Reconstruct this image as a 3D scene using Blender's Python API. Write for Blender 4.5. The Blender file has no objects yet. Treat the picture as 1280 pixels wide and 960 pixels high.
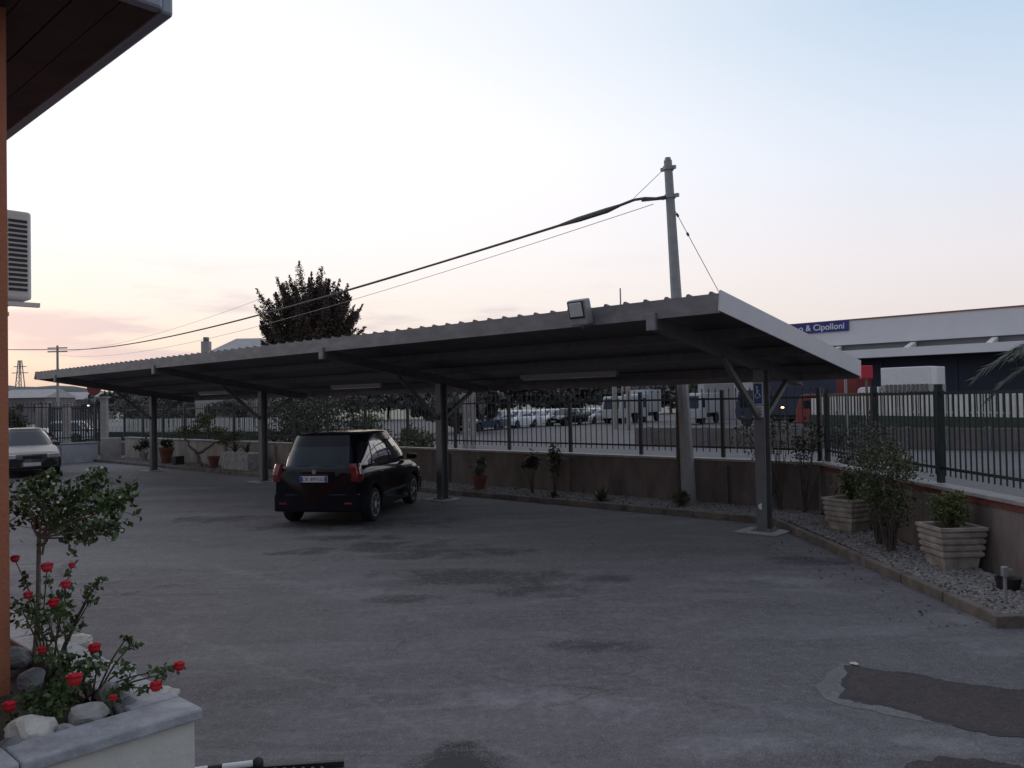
import bpy, math, random
import numpy as np
from mathutils import Vector, Matrix
R = random.Random(7); NR = np.random.default_rng(7)
sc = bpy.context.scene; COL = sc.collection
F = 1020.0; CH = 2.2
def H(x): return 502 - .02*(x-640)
U = Vector((-.7324, .6809, 0)); V = Vector((.6809, .7324, 0)); Z = Vector((0, 0, 1))
P0 = Vector((4.07, 13.34, 0))
def W(s, t, z=0): return P0 + U*s + V*t + Z*z
def G(x, y, h=0.0):                       # point at height h seen at pixel x, y of the 1280 px photograph
    d = (CH-h)*F/(y-H(x)); return Vector(((x-640)/F*d, d, h))
def D(x, y, d):                           # point at distance d
    return Vector(((x-640)/F*d, d, CH+(H(x)-y)*d/F))
XYZ = (Vector((1, 0, 0)), Vector((0, 1, 0)), Z)
UV = (U, V, Z)

# ------------------------------------------------------------------ materials
MATS = {}
def mat(name, col, rough=.7, metal=0.0, var=.18, scale=6.0, bump=0.0, bscale=60.0, col2=None, c2amt=.5, coat=0.0, emit=None, es=0.0, trans=0.0, ior=None, stretch=None, spec=None):
    m = bpy.data.materials.new(name); m.use_nodes = True
    n = m.node_tree.nodes; l = m.node_tree.links; b = n['Principled BSDF']
    b.inputs['Roughness'].default_value = rough; b.inputs['Metallic'].default_value = metal
    if coat: b.inputs['Coat Weight'].default_value = coat; b.inputs['Coat Roughness'].default_value = .04
    if ior: b.inputs['IOR'].default_value = ior
    if spec is not None: b.inputs['Specular IOR Level'].default_value = spec
    if trans: b.inputs['Transmission Weight'].default_value = trans
    tc = n.new('ShaderNodeTexCoord'); src = tc.outputs['Object']
    if stretch:
        mp = n.new('ShaderNodeMapping'); mp.inputs['Scale'].default_value = stretch
        l.new(src, mp.inputs['Vector']); src = mp.outputs['Vector']
    nz = n.new('ShaderNodeTexNoise'); nz.inputs['Scale'].default_value = scale; nz.inputs['Detail'].default_value = 6; nz.inputs['Roughness'].default_value = .65
    l.new(src, nz.inputs['Vector'])
    rp = n.new('ShaderNodeValToRGB'); l.new(nz.outputs['Fac'], rp.inputs['Fac'])
    a = [max(0, c*(1-var)) for c in col]; c2 = col2 or [c*(1+var) for c in col]
    rp.color_ramp.elements[0].position = .3; rp.color_ramp.elements[1].position = .5+.4*(1-c2amt)
    rp.color_ramp.elements[0].color = (*a, 1); rp.color_ramp.elements[1].color = (*c2, 1)
    l.new(rp.outputs['Color'], b.inputs['Base Color'])
    if bump:
        bz = n.new('ShaderNodeTexNoise'); bz.inputs['Scale'].default_value = bscale; bz.inputs['Detail'].default_value = 5
        l.new(src, bz.inputs['Vector'])
        bp = n.new('ShaderNodeBump'); bp.inputs['Strength'].default_value = bump; bp.inputs['Distance'].default_value = .02
        l.new(bz.outputs['Fac'], bp.inputs['Height']); l.new(bp.outputs['Normal'], b.inputs['Normal'])
    if emit:
        b.inputs['Emission Color'].default_value = (*emit, 1); b.inputs['Emission Strength'].default_value = es
    MATS[name] = m; return m
def leafmat(name, c1, c2, scale=3.0, rough=.55):
    m = mat(name, c1, rough, 0, .35, scale, col2=c2, c2amt=.6); return m

mat('galv', (.30, .30, .32), .5, .35, .15, 5)
mat('carport_paint', (.20, .19, .20), .55, .15, .28, 2.5, stretch=(1, 1, 3))
mat('post_paint', (.145, .147, .155), .5, .2, .18, 6)
mat('fascia_paint', (.50, .50, .55), .45, .2, .06, 3)
mat('sheet_metal', (.13, .125, .13), .5, .4, .2, 3)
mat('iron_green', (.028, .040, .042), .5, .2, .2, 8)
mat('iron_dark', (.030, .032, .036), .5, .3, .2, 8)
mat('stucco', (.175, .14, .128), .9, 0, .42, 2.2, .5, 30, stretch=(1, 1, .35))
mat('stucco_cream', (.36, .31, .27), .9, 0, .4, 3.0, .5, 30, stretch=(1, 1, .2))
mat('wall_grey', (.42, .42, .45), .9, 0, .15, 2, .3, 40)
mat('coping', (.33, .30, .29), .8, 0, .2, 5, .4, 30)
mat('brick_red', (.17, .055, .042), .85, 0, .3, 9, .4, 30)
mat('kerb', (.13, .115, .105), .9, 0, .45, 3, .6, 40, col2=(.24, .19, .16))
mat('gravel', (.13, .115, .11), .9, 0, .6, 22, .3, 40, col2=(.38, .355, .345))
mat('gravel_bed', (.07, .063, .058), .95, 0, .35, 25, .6, 60)
mat('soil', (.06, .045, .035), .95, 0, .4, 10, .8, 40)
mat('concrete', (.36, .355, .35), .9, 0, .2, 6, .4, 50)
mat('pole_concrete', (.36, .36, .37), .75, .1, .12, 6, .2, 40)
mat('cable', (.10, .10, .10), .7, 0, .2, 8)
mat('cable_pale', (.45, .44, .46), .6, 0, .1, 8)
mat('stone', (.34, .33, .32), .85, 0, .4, 7, .7, 18, col2=(.5, .48, .46))
mat('stone_dark', (.15, .15, .16), .85, 0, .35, 7, .7, 18)
mat('stone_pale', (.55, .52, .47), .85, 0, .3, 5, .8, 14)
mat('pot_cream', (.34, .26, .20), .9, 0, .3, 4, .5, 30, col2=(.50, .46, .42))
mat('terracotta', (.17, .065, .045), .85, 0, .25, 7, .3, 30)
mat('black_plastic', (.02, .02, .02), .6, 0, .2, 8)
mat('tyre', (.018, .018, .018), .85, 0, .2, 20)
mat('rim', (.42, .42, .43), .35, .8, .1, 10)
mat('rim_mpv', (.50, .50, .52), .45, .2, .1, 10)
mat('black_paint', (.004, .005, .009), .12, 0, .1, 3, coat=.12, spec=.28)
mat('silver_paint', (.085, .08, .088), .35, .2, .05, 3, coat=.25)
mat('white_paint', (.75, .75, .77), .3, 0, .05, 3, coat=.5)
mat('blue_paint', (.035, .05, .10), .3, .2, .05, 3, coat=.5)
mat('grey_paint', (.20, .21, .23), .3, .4, .05, 3, coat=.5)
mat('dark_trim', (.015, .015, .017), .5, 0, .2, 8)
mat('glass', (.018, .022, .032), .05, 0, .05, 3, ior=1.45)
mat('glass_side', (.020, .022, .026), .04, 0, .05, 3, ior=2.1, coat=1)
mat('tail_red', (.15, .006, .008), .15, 0, .15, 20, coat=1)
mat('lamp_clear', (.65, .65, .68), .1, .3, .1, 30, coat=1)
mat('plate', (.70, .70, .72), .5, 0, .03, 8)
mat('plate_blue', (.03, .07, .35), .5, 0, .03, 8)
mat('ink', (.02, .02, .025), .6, 0, .03, 8)
mat('orange_wall', (.42, .155, .085), .9, 0, .12, 1.5, .35, 50)
mat('soffit', (.060, .026, .022), .75, 0, .35, 2, .3, 12, stretch=(1, 1, 1))
mat('gutter', (.28, .29, .33), .45, .4, .1, 4)
mat('ac_white', (.80, .80, .79), .5, 0, .05, 4)
mat('ac_dark', (.04, .04, .045), .6, 0, .1, 6)
mat('planter_wall', (.62, .60, .55), .85, 0, .12, 3, .3, 30)
mat('marble', (.32, .32, .35), .7, 0, .3, 5, .45, 25, col2=(.46, .46, .49))
leafmat('leaf_rose', (.022, .045, .014), (.09, .14, .04), 9)
leafmat('leaf_dark', (.022, .028, .016), (.075, .085, .045), 2.5)
leafmat('leaf_tree', (.045, .030, .024), (.12, .078, .060), 1.2)
leafmat('leaf_green', (.035, .045, .018), (.13, .145, .06), 5)
leafmat('leaf_yellow', (.06, .08, .02), (.16, .19, .06), 7)
leafmat('leaf_grey', (.05, .06, .045), (.13, .14, .11), 7)
leafmat('leaf_haze', (.085, .085, .08), (.14, .14, .13), .5)  # leaf colour greyed and paled to carry the distance haze
leafmat('grass', (.05, .06, .03), (.11, .11, .06), .8)
mat('bark', (.10, .08, .065), .9, 0, .3, 20, .6, 60)
mat('bark_pale', (.20, .16, .14), .85, 0, .25, 20, .5, 60)
mat('rose_red', (.52, .010, .02), .7, 0, .45, 90)
mat('rose_pink', (.55, .03, .06), .5, 0, .2, 40)
mat('bloom_white', (.75, .72, .66), .6, 0, .1, 40)
mat('wh_fascia', (.80, .79, .81), .7, 0, .06, .15)
mat('wh_band', (.27, .26, .28), .8, 0, .1, .4)
mat('wh_trim', (.32, .12, .08), .7, 0, .1, .5)
mat('wh_blue', (.018, .027, .058), .6, 0, .25, .3, stretch=(1, 1, .2))
mat('wh_white', (.45, .45, .47), .8, 0, .1, .3)
mat('sign_blue', (.035, .045, .26), .6, 0, .08, 1)
mat('sign_white', (.80, .80, .80), .6, 0, .03, 3)
mat('disabled_blue', (.03, .10, .28), .5, 0, .08, 12)
mat('red_paint', (.20, .028, .025), .5, 0, .2, 2)
mat('red_sign', (.60, .03, .06), .5, 0, .1, 6)
mat('lamp_on', (.9, .6, .4), .5, 0, .02, 6, emit=(1, .50, .22), es=7)
mat('far_wall', (.20, .175, .19), .95, 0, .15, .5)
mat('lamp_white_on', (.9, .9, .9), .5, 0, .02, 6, emit=(1, .95, .85), es=6)
mat('slat_white', (.52, .52, .50), .8, 0, .12, 2)
mat('lowwall', (.15, .13, .125), .9, 0, .25, 1.5, .3, 20)
mat('hedge_base', (.03, .045, .035), .95, 0, .3, 3)
mat('house_wall', (.40, .37, .36), .9, 0, .08, .6)
mat('house_roof', (.42, .39, .39), .85, 0, .15, 1.2)
mat('tube_lamp', (.30, .29, .29), .5, 0, .05, 4)
mat('patch_red', (.075, .052, .050), .95, 0, .45, 4, 1.0, 70, col2=(.115, .09, .09))
mat('patch_grey', (.13, .13, .135), .9, 0, .25, 6, .6, 90)
mat('stain', (.045, .043, .045), .85, 0, .2, 6, .4, 70)
mat('hill', (.075, .08, .085), 1, 0, .35, .02, col2=(.13, .13, .14))

def asphalt(name, c1, c2, detail=True):
    m = bpy.data.materials.new(name); m.use_nodes = True
    n = m.node_tree.nodes; l = m.node_tree.links; b = n['Principled BSDF']
    b.inputs['Roughness'].default_value = .82
    b.inputs['Specular IOR Level'].default_value = .35
    tc = n.new('ShaderNodeNewGeometry'); src = tc.outputs['Position']
    def noise(sc_, det=5, rg=.6, vec=src, dist=0):
        z = n.new('ShaderNodeTexNoise'); z.inputs['Scale'].default_value = sc_; z.inputs['Detail'].default_value = det
        z.inputs['Roughness'].default_value = rg; z.inputs['Distortion'].default_value = dist; l.new(vec, z.inputs['Vector']); return z.outputs['Fac']
    def ramp(f, p0, p1, a=0, bb=1):
        r = n.new('ShaderNodeMapRange'); r.inputs['From Min'].default_value = p0; r.inputs['From Max'].default_value = p1
        r.inputs['To Min'].default_value = a; r.inputs['To Max'].default_value = bb; l.new(f, r.inputs['Value']); return r.outputs['Result']
    def mth(op, a, bv):
        q = n.new('ShaderNodeMath'); q.operation = op
        for i, v in enumerate((a, bv)):
            if isinstance(v, (int, float)): q.inputs[i].default_value = v
            else: l.new(v, q.inputs[i])
        return q.outputs[0]
    def mix(f, a, bv):
        q = n.new('ShaderNodeMix'); q.data_type = 'RGBA'
        l.new(f, q.inputs['Factor'])
        for k, v in (('A', a), ('B', bv)):
            s_ = [i for i in q.inputs if i.name == k and i.type == 'RGBA'][0]
            if isinstance(v, tuple): s_.default_value = (*v, 1)
            else: l.new(v, s_)
        return [o for o in q.outputs if o.type == 'RGBA'][0]
    mp = n.new('ShaderNodeMapping'); mp.inputs['Rotation'].default_value = (0, 0, math.radians(43)); mp.inputs['Scale'].default_value = (.35, 1.3, 1); l.new(src, mp.inputs['Vector'])
    big = noise(.35, 6, .62, mp.outputs['Vector'], .6)
    col = mix(ramp(big, .36, .66), c1, c2)
    mid = noise(2.4, 8, .7)
    col = mix(ramp(mid, .35, .75, 0, .45), col, tuple(c*1.35 for c in c2))
    if detail:
        # worn streaks of a paler top coat along the yard's length
        st = noise(.8, 7, .75, mp.outputs['Vector'], 1.2)
        col = mix(ramp(st, .52, .66, 0, .6), col, tuple(c*1.5 for c in c2))
        # oil stains
        sx = n.new('ShaderNodeSeparateXYZ'); l.new(src, sx.inputs[0])
        tot = None
        for (cx, cy, ax, ay, rot) in STAINS:
            dx = mth('SUBTRACT', sx.outputs[0], cx); dy = mth('SUBTRACT', sx.outputs[1], cy)
            c_, s_ = math.cos(rot), math.sin(rot)
            e1 = mth('DIVIDE', mth('ADD', mth('MULTIPLY', dx, c_), mth('MULTIPLY', dy, s_)), ax)
            e2 = mth('DIVIDE', mth('ADD', mth('MULTIPLY', dx, -s_), mth('MULTIPLY', dy, c_)), ay)
            r2 = mth('ADD', mth('MULTIPLY', e1, e1), mth('MULTIPLY', e2, e2))
            g = ramp(r2, 0, 1, 1, 0)
            tot = g if tot is None else mth('MAXIMUM', tot, g)
        sn = noise(1.3, 6, .7, src, .8)
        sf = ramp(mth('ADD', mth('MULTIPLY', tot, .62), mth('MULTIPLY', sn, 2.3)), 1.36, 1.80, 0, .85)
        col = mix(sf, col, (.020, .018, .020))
        tp = None
        for (cx, cy, ax, ay, rot) in PALE:
            dx = mth('SUBTRACT', sx.outputs[0], cx); dy = mth('SUBTRACT', sx.outputs[1], cy); c_, s_ = math.cos(rot), math.sin(rot)
            e1 = mth('DIVIDE', mth('ADD', mth('MULTIPLY', dx, c_), mth('MULTIPLY', dy, s_)), ax); e2 = mth('DIVIDE', mth('ADD', mth('MULTIPLY', dx, -s_), mth('MULTIPLY', dy, c_)), ay)
            g = ramp(mth('ADD', mth('MULTIPLY', e1, e1), mth('MULTIPLY', e2, e2)), 0, 1, 1, 0); tp = g if tp is None else mth('MAXIMUM', tp, g)
        pf = ramp(mth('ADD', mth('MULTIPLY', tp, .6), mth('MULTIPLY', noise(3.5, 7, .75, src, .6), 2.2)), 1.38, 1.80, 0, .52)
        col = mix(pf, col, tuple(c*1.75 for c in c2))
        # seam between two laid strips
        e = mth('ADD', mth('MULTIPLY', sx.outputs[0], V.x), mth('MULTIPLY', sx.outputs[1], V.y))
        w = noise(1.1, 5, .6)
        d = mth('ABSOLUTE', mth('ADD', mth('SUBTRACT', e, SEAM), mth('MULTIPLY', mth('SUBTRACT', w, .5), .45)), 0)
        col = mix(mth('MULTIPLY', ramp(d, .0, .16, .34, 0), ramp(st, .4, .6)), col, tuple(c*1.7 for c in c2))
        col = mix(ramp(e, SEAM-1.2, SEAM+.1, .0, .22), tuple(c*1.0 for c in c2) if False else col, (.05, .047, .052))
        d2 = mth('ABSOLUTE', mth('ADD', mth('SUBTRACT', e, SEAM-1.9), mth('MULTIPLY', mth('SUBTRACT', w, .5), 1.2)), 0)
        col = mix(ramp(d2, .0, .06, .3, 0), col, tuple(c*1.6 for c in c2))
        # cracks
        vo = n.new('ShaderNodeTexVoronoi'); vo.feature = 'DISTANCE_TO_EDGE'; vo.inputs['Scale'].default_value = .55
        dn = n.new('ShaderNodeTexNoise'); dn.inputs['Scale'].default_value = 1.7; dn.inputs['Detail'].default_value = 8; l.new(src, dn.inputs['Vector'])
        va = n.new('ShaderNodeVectorMath'); va.operation = 'MULTIPLY_ADD'; l.new(dn.outputs['Color'], va.inputs[0]); va.inputs[1].default_value = (1.1, 1.1, 0); l.new(src, va.inputs[2])
        l.new(va.outputs[0], vo.inputs['Vector'])
        msk = ramp(noise(.23, 3, .5), .5, .6)
        ck = mth('MULTIPLY', ramp(vo.outputs['Distance'], .0, .010, 1, 0), msk)
        col = mix(mth('MULTIPLY', ck, .6), col, (.02, .02, .02))
    col = mix(ramp(noise(11, 6, .8), .50, .72, 0, .45), col, tuple(c*1.9 for c in c2))
    col = mix(ramp(noise(16, 5, .8), .50, .70, 0, .45), col, tuple(c*.5 for c in c1))
    fine = noise(70, 3, .7)
    col = mix(ramp(fine, .54, .74, 0, .8), col, tuple(c*2.6 for c in c2))
    col = mix(ramp(noise(140, 2, .6), .58, .75, 0, .5), col, tuple(c*.45 for c in c1))
    l.new(col, b.inputs['Base Color'])
    bp = n.new('ShaderNodeBump'); bp.inputs['Strength'].default_value = .55; bp.inputs['Distance'].default_value = .012
    l.new(mth('ADD', fine, mth('MULTIPLY', mid, 1.5)), bp.inputs['Height']); l.new(bp.outputs['Normal'], b.inputs['Normal'])
    MATS[name] = m
def _g(x, y):
    p = G(x, y); return p.x, p.y
STAINS = []
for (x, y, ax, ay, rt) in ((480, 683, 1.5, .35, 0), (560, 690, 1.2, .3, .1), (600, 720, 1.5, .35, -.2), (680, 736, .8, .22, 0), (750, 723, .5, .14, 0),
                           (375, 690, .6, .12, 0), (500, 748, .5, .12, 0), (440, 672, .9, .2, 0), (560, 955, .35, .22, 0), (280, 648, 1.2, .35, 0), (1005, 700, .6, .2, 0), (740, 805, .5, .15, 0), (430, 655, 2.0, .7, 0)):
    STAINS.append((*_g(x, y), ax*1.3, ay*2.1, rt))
PALE = [(*_g(x, y), ax, ay, rt) for (x, y, ax, ay, rt) in ((1140, 728, .5, .35, -.9), (1200, 772, .45, .3, -.9), (1110, 702, .4, .3, -.9), (1240, 812, .5, .3, -.6), (980, 725, .7, .35, -.6), (420, 735, 1.4, .5, -.5), (700, 875, 1.0, .35, -.4), (900, 930, .7, .3, 0), (1180, 925, .6, .2, -.2), (180, 612, 2.5, 1.2, 0), (620, 870, .6, .3, 0))]
SEAM = G(640, 800).dot(V)
asphalt('asphalt', (.086, .078, .084), (.176, .166, .174))
asphalt('asphalt_repair', (.036, .028, .030), (.080, .062, .062), False)
asphalt('asphalt_edge', (.11, .105, .105), (.19, .178, .18), False)
asphalt('asphalt_far', (.085, .078, .083), (.12, .112, .118), False)

def corrug(): pass
# ------------------------------------------------------------------ mesh builder
def wm(o):
    M = Matrix.Identity(4); ch = []
    while o is not None: ch.append(o); o = o.parent
    for q in reversed(ch): M = M @ (Matrix.Translation(q.location) @ q.rotation_euler.to_matrix().to_4x4())
    return M
class MB:
    def __init__(s): s.v = []; s.f = []
    def add(s, vs, fs):
        k = len(s.v); s.v += [tuple(p) for p in vs]; s.f += [tuple(i+k for i in f) for f in fs]; return s
    def box(s, c, half, fr=XYZ):
        c = Vector(c); vs = []
        for sx in (-1, 1):
            for sy in (-1, 1):
                for sz in (-1, 1): vs.append(c + fr[0]*half[0]*sx + fr[1]*half[1]*sy + fr[2]*half[2]*sz)
        return s.add(vs, [(0, 1, 3, 2), (4, 6, 7, 5), (0, 4, 5, 1), (2, 3, 7, 6), (0, 2, 6, 4), (1, 5, 7, 3)])
    def bb(s, lo, hi): return s.box([(a+b)/2 for a, b in zip(lo, hi)], [abs(b-a)/2 for a, b in zip(lo, hi)])
    def beam(s, a, b, w, h, up=Z):
        a = Vector(a); b = Vector(b); d = (b-a); L = d.length; d.normalize(); x = d.cross(up).normalized(); y = x.cross(d).normalized()
        return s.box((a+b)/2, (L/2, w/2, h/2), (d, x, y))
    def tube(s, pts, rad, n=8, cap=True):
        pts = [Vector(p) for p in pts]
        if isinstance(rad, (int, float)): rad = [rad]*len(pts)
        k = len(s.v); pn = None
        for i, p in enumerate(pts):
            d = (pts[min(i+1, len(pts)-1)]-pts[max(i-1, 0)]).normalized()
            if pn is None: pn = d.orthogonal().normalized()
            pn = (pn - d*pn.dot(d)).normalized(); q = d.cross(pn)
            for j in range(n):
                a = 2*math.pi*j/n; s.v.append(tuple(p + (pn*math.cos(a)+q*math.sin(a))*rad[i]))
        for i in range(len(pts)-1):
            for j in range(n):
                a = k+i*n+j; b = k+i*n+(j+1) % n; s.f.append((a, b, b+n, a+n))
        if cap:
            s.f.append(tuple(k+j for j in reversed(range(n)))); m = k+(len(pts)-1)*n; s.f.append(tuple(m+j for j in range(n)))
        return s
    def lathe(s, prof, c=(0, 0, 0), axis='z', n=20):
        k = len(s.v); c = Vector(c)
        for (r, h) in prof:
            for j in range(n):
                a = 2*math.pi*j/n; x, y = r*math.cos(a), r*math.sin(a)
                p = (x, y, h) if axis == 'z' else ((h, x, y) if axis == 'x' else (y, h, x)); s.v.append(tuple(c+Vector(p)))
        for i in range(len(prof)-1):
            for j in range(n):
                a = k+i*n+j; b = k+i*n+(j+1) % n; s.f.append((a, b, b+n, a+n))
        s.f.append(tuple(k+j for j in reversed(range(n)))); m = k+(len(prof)-1)*n; s.f.append(tuple(m+j for j in range(n)))
        return s
    def prism(s, pts, z0, z1):          # vertical prism of xy points
        n = len(pts); k = len(s.v)
        ar = sum(pts[i][0]*pts[(i+1) % n][1]-pts[(i+1) % n][0]*pts[i][1] for i in range(n))
        if ar < 0: pts = list(reversed(pts))
        for z in (z0, z1):
            for p in pts: s.v.append((p[0], p[1], z))
        s.f.append(tuple(k+i for i in reversed(range(n)))); s.f.append(tuple(k+n+i for i in range(n)))
        for i in range(n): j = (i+1) % n; s.f.append((k+i, k+j, k+n+j, k+n+i))
        return s
    def sheet(s, pts, z):
        k = len(s.v); n = len(pts)
        ar = sum(pts[i][0]*pts[(i+1) % n][1]-pts[(i+1) % n][0]*pts[i][1] for i in range(n))
        if ar < 0: pts = list(reversed(pts))
        for p in pts: s.v.append((p[0], p[1], z))
        s.f.append(tuple(range(k, k+n))); return s
    def leaves(s, P, size, asp=.55, jit=.4, flat=0.0):
        P = np.asarray(P, float); n = len(P)
        if n == 0: return s
        nrm = NR.normal(size=(n, 3)); nrm[:, 2] += flat*2; nrm /= np.linalg.norm(nrm, axis=1)[:, None]
        t = NR.normal(size=(n, 3)); t -= nrm*(t*nrm).sum(1)[:, None]; t /= np.linalg.norm(t, axis=1)[:, None]
        b = np.cross(nrm, t); L = (size*(1+jit*NR.uniform(-1, 1, n)))[:, None]
        q = np.stack([P-t*L*.5, P+b*L*asp*.5+nrm*L*.06, P+t*L*.5, P-b*L*asp*.5+nrm*L*.06], 1).reshape(-1, 3)
        k = len(s.v); s.v += list(map(tuple, q)); s.f += [(k+4*i, k+4*i+1, k+4*i+2, k+4*i+3) for i in range(n)]
        return s
    def stones(s, P, size, flat=.6):
        P = np.asarray(P, float)
        base = np.array([(1, 0, 0), (0, 1, 0), (-1, 0, 0), (0, -1, 0), (0, 0, 1), (0, 0, -1), (.7, .7, .5), (-.7, .7, .5), (-.7, -.7, .5), (.7, -.7, .5)])
        fs = [(0, 6, 9), (1, 7, 6), (2, 8, 7), (3, 9, 8), (4, 9, 6), (4, 6, 7), (4, 7, 8), (4, 8, 9), (0, 5, 1), (1, 5, 2), (2, 5, 3), (3, 5, 0), (0, 1, 6), (1, 2, 7), (2, 3, 8), (3, 0, 9)]
        for p in P:
            sz = size*NR.uniform(.55, 1.5); a = NR.uniform(0, 6.28); ca, sa = math.cos(a), math.sin(a)
            q = base*(1+NR.uniform(-.25, .25, base.shape))*[sz, sz*NR.uniform(.55, 1), sz*flat]
            k = len(s.v); x = q[:, 0]*ca-q[:, 1]*sa; y = q[:, 0]*sa+q[:, 1]*ca
            s.v += [(p[0]+x[i], p[1]+y[i], p[2]+q[i, 2]) for i in range(10)]; s.f += [tuple(k+i for i in f) for f in fs]
        return s
    def build(s, name, m, parent=None, smooth=False, bevel=0, **kw):
        me = bpy.data.meshes.new(name)
        vs = np.array(s.v, float)
        if parent is not None:
            M = np.array(wm(parent).inverted()); vs = vs @ M[:3, :3].T + M[:3, 3]; loc = None
        else:
            lo, hi = vs.min(0), vs.max(0); loc = Vector(((lo[0]+hi[0])/2, (lo[1]+hi[1])/2, lo[2])); vs = vs-np.array(loc)
        me.from_pydata([tuple(v) for v in vs], [], s.f); me.update()
        me.materials.append(MATS[m] if isinstance(m, str) else m)
        if smooth: me.polygons.foreach_set('use_smooth', [True]*len(me.polygons))
        o = bpy.data.objects.new(name, me); COL.objects.link(o)
        if parent is not None: o.parent = parent
        else: o.location = loc
        if bevel:
            b = o.modifiers.new('Bevel', 'BEVEL'); b.width = bevel; b.segments = 2; b.limit_method = 'ANGLE'; b.angle_limit = math.radians(35)
        tagp(o, **kw); return o
def tagp(o, label=None, cat=None, group=None, kind=None):
    if label: o['label'] = label
    if cat: o['category'] = cat
    if group: o['group'] = group
    if kind: o['kind'] = kind
    return o
def thing(name, loc, label, cat, group=None, rz=0):
    o = bpy.data.objects.new(name, None); COL.objects.link(o); o.location = loc; o.rotation_euler = (0, 0, rz); o.empty_display_size = .2
    return tagp(o, label, cat, group)
def copy_tree(o, parent=None):
    c = o.copy(); COL.objects.link(c); c.parent = parent
    for ch in list(o.children): copy_tree(ch, c)
    return c
def text_mesh(name, txt, size, M, m, parent, ext=.004, align='LEFT', bold=0.0):
    cu = bpy.data.curves.new(name, 'FONT'); cu.body = txt; cu.size = size; cu.extrude = ext; cu.align_x = align; cu.offset = bold
    ob = bpy.data.objects.new(name, cu); COL.objects.link(ob)
    bpy.context.view_layer.update()
    me = bpy.data.meshes.new_from_object(ob); bpy.data.objects.remove(ob)
    me.transform(wm(parent).inverted() @ M); me.materials.clear(); me.materials.append(MATS[m])
    o = bpy.data.objects.new(name, me); COL.objects.link(o); o.parent = parent; return o
def frameM(o, x, y):      # matrix whose local x/y axes run along x, y
    x = Vector(x).normalized(); y = Vector(y).normalized(); z = x.cross(y)
    M = Matrix.Identity(4)
    for i in range(3): M[i][0] = x[i]; M[i][1] = y[i]; M[i][2] = z[i]; M[i][3] = o[i]
    return M

# ------------------------------------------------------------------ camera
cam = bpy.data.objects.new('camera', bpy.data.cameras.new('camera')); COL.objects.link(cam)
pitch = math.atan(22/F); roll = math.atan(.02)
fw = Vector((0, math.cos(pitch), math.sin(pitch))); rt0 = Vector((1, 0, 0)); up0 = rt0.cross(fw)
rt = rt0*math.cos(roll) - up0*math.sin(roll); up = up0*math.cos(roll) + rt0*math.sin(roll)
Mc = Matrix.Identity(4)
for i in range(3): Mc[i][0] = rt[i]; Mc[i][1] = up[i]; Mc[i][2] = -fw[i]
Mc[2][3] = CH
cam.matrix_world = Mc
cam.data.sensor_width = 36; cam.data.lens = 36*F/1280; cam.data.clip_end = 3000; cam.data.clip_start = .05
sc.camera = cam

# ------------------------------------------------------------------ setting
def st_sheet(name, pts, z, m): return MB().sheet([(p[0], p[1]) for p in pts], z).build(name, m, kind='structure')
st_sheet('ground', [(-1500, -200), (1500, -200), (1500, 2000), (-1500, 2000)], -.03, 'grass')
st_sheet('street', [(-75, -20), (60, -20), (75, 60), (60, 112), (-75, 112)], -.012, 'asphalt_far')
FC = W(0, 2.2)                              # inner corner of the two boundary walls
KC = W(.25, .78)
st_sheet('yard_asphalt', [W(31, .9), KC, (4.5, 7.70), (5.6, 7.70), (5.6, -12), (-30, -12), W(31, -22)], 0, 'asphalt')
# kerbs
kb = MB()
a = W(31, .78); n_ = 20
for i in range(n_):
    p = a.lerp(KC, (i+.004)/n_); q = a.lerp(KC, (i+.996)/n_)
    kb.beam(p+V*.05+Z*.045, q+V*.05+Z*.045, .10, .13+.006*R.random())
k2 = Vector((4.5, 7.74, 0))
for i in range(7):
    p = KC.lerp(k2, (i+.01)/7); q = KC.lerp(k2, (i+.99)/7); kb.beam(p+Vector((.05, 0, .045)), q+Vector((.05, 0, .045)), .10, .13+.006*R.random())
kb.beam((4.46, 7.69, .045), (5.58, 7.69, .045), .10, .134)
kb.build('kerb', 'kerb', bevel=.012, kind='structure')
MB().prism([W(31, .88), KC+Vector((.1, .06, 0)), (4.6, 7.75), (5.6, 7.75), FC+Vector((.02, 0, 0)), W(31, 2.2)], -.02, .075).build('planting_bed', 'gravel_bed', kind='structure')
pts = []
for _ in range(9000):
    pts.append((R.uniform(4.62, 5.5), 7.78+(R.random()**1.2)*6.6, .075+R.uniform(0, .02)))
for _ in range(14000):
    s_ = 20*R.random()**1.6; t_ = R.uniform(.9, 2.15); p = W(s_-.1, t_); 
    if p.x < 5.52: pts.append((p.x, p.y, .075+R.uniform(0, .015)))
for _ in range(3000):
    s_ = R.uniform(12, 31); p = W(s_, R.uniform(.9, 2.15)); pts.append((p.x, p.y, .08))
MB().stones(pts, .026, .7).build('gravel', 'gravel', kind='stuff')

lf = MB(); P_ = []
for _ in range(260):
    P_.append((R.uniform(4.62, 5.5), R.uniform(7.9, 13.8), .115))
for _ in range(220):
    p = W(R.uniform(0, 16), R.uniform(.95, 2.1)); P_.append((p.x, p.y, .11)) if p.x < 5.4 else None
for _ in range(120):
    P_.append((R.uniform(3.6, 4.4), R.uniform(7.5, 13.5), .012))
lf.leaves(P_, .045, .5, .4, 1.6).build('fallen_leaves', 'soil', kind='stuff')
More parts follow.
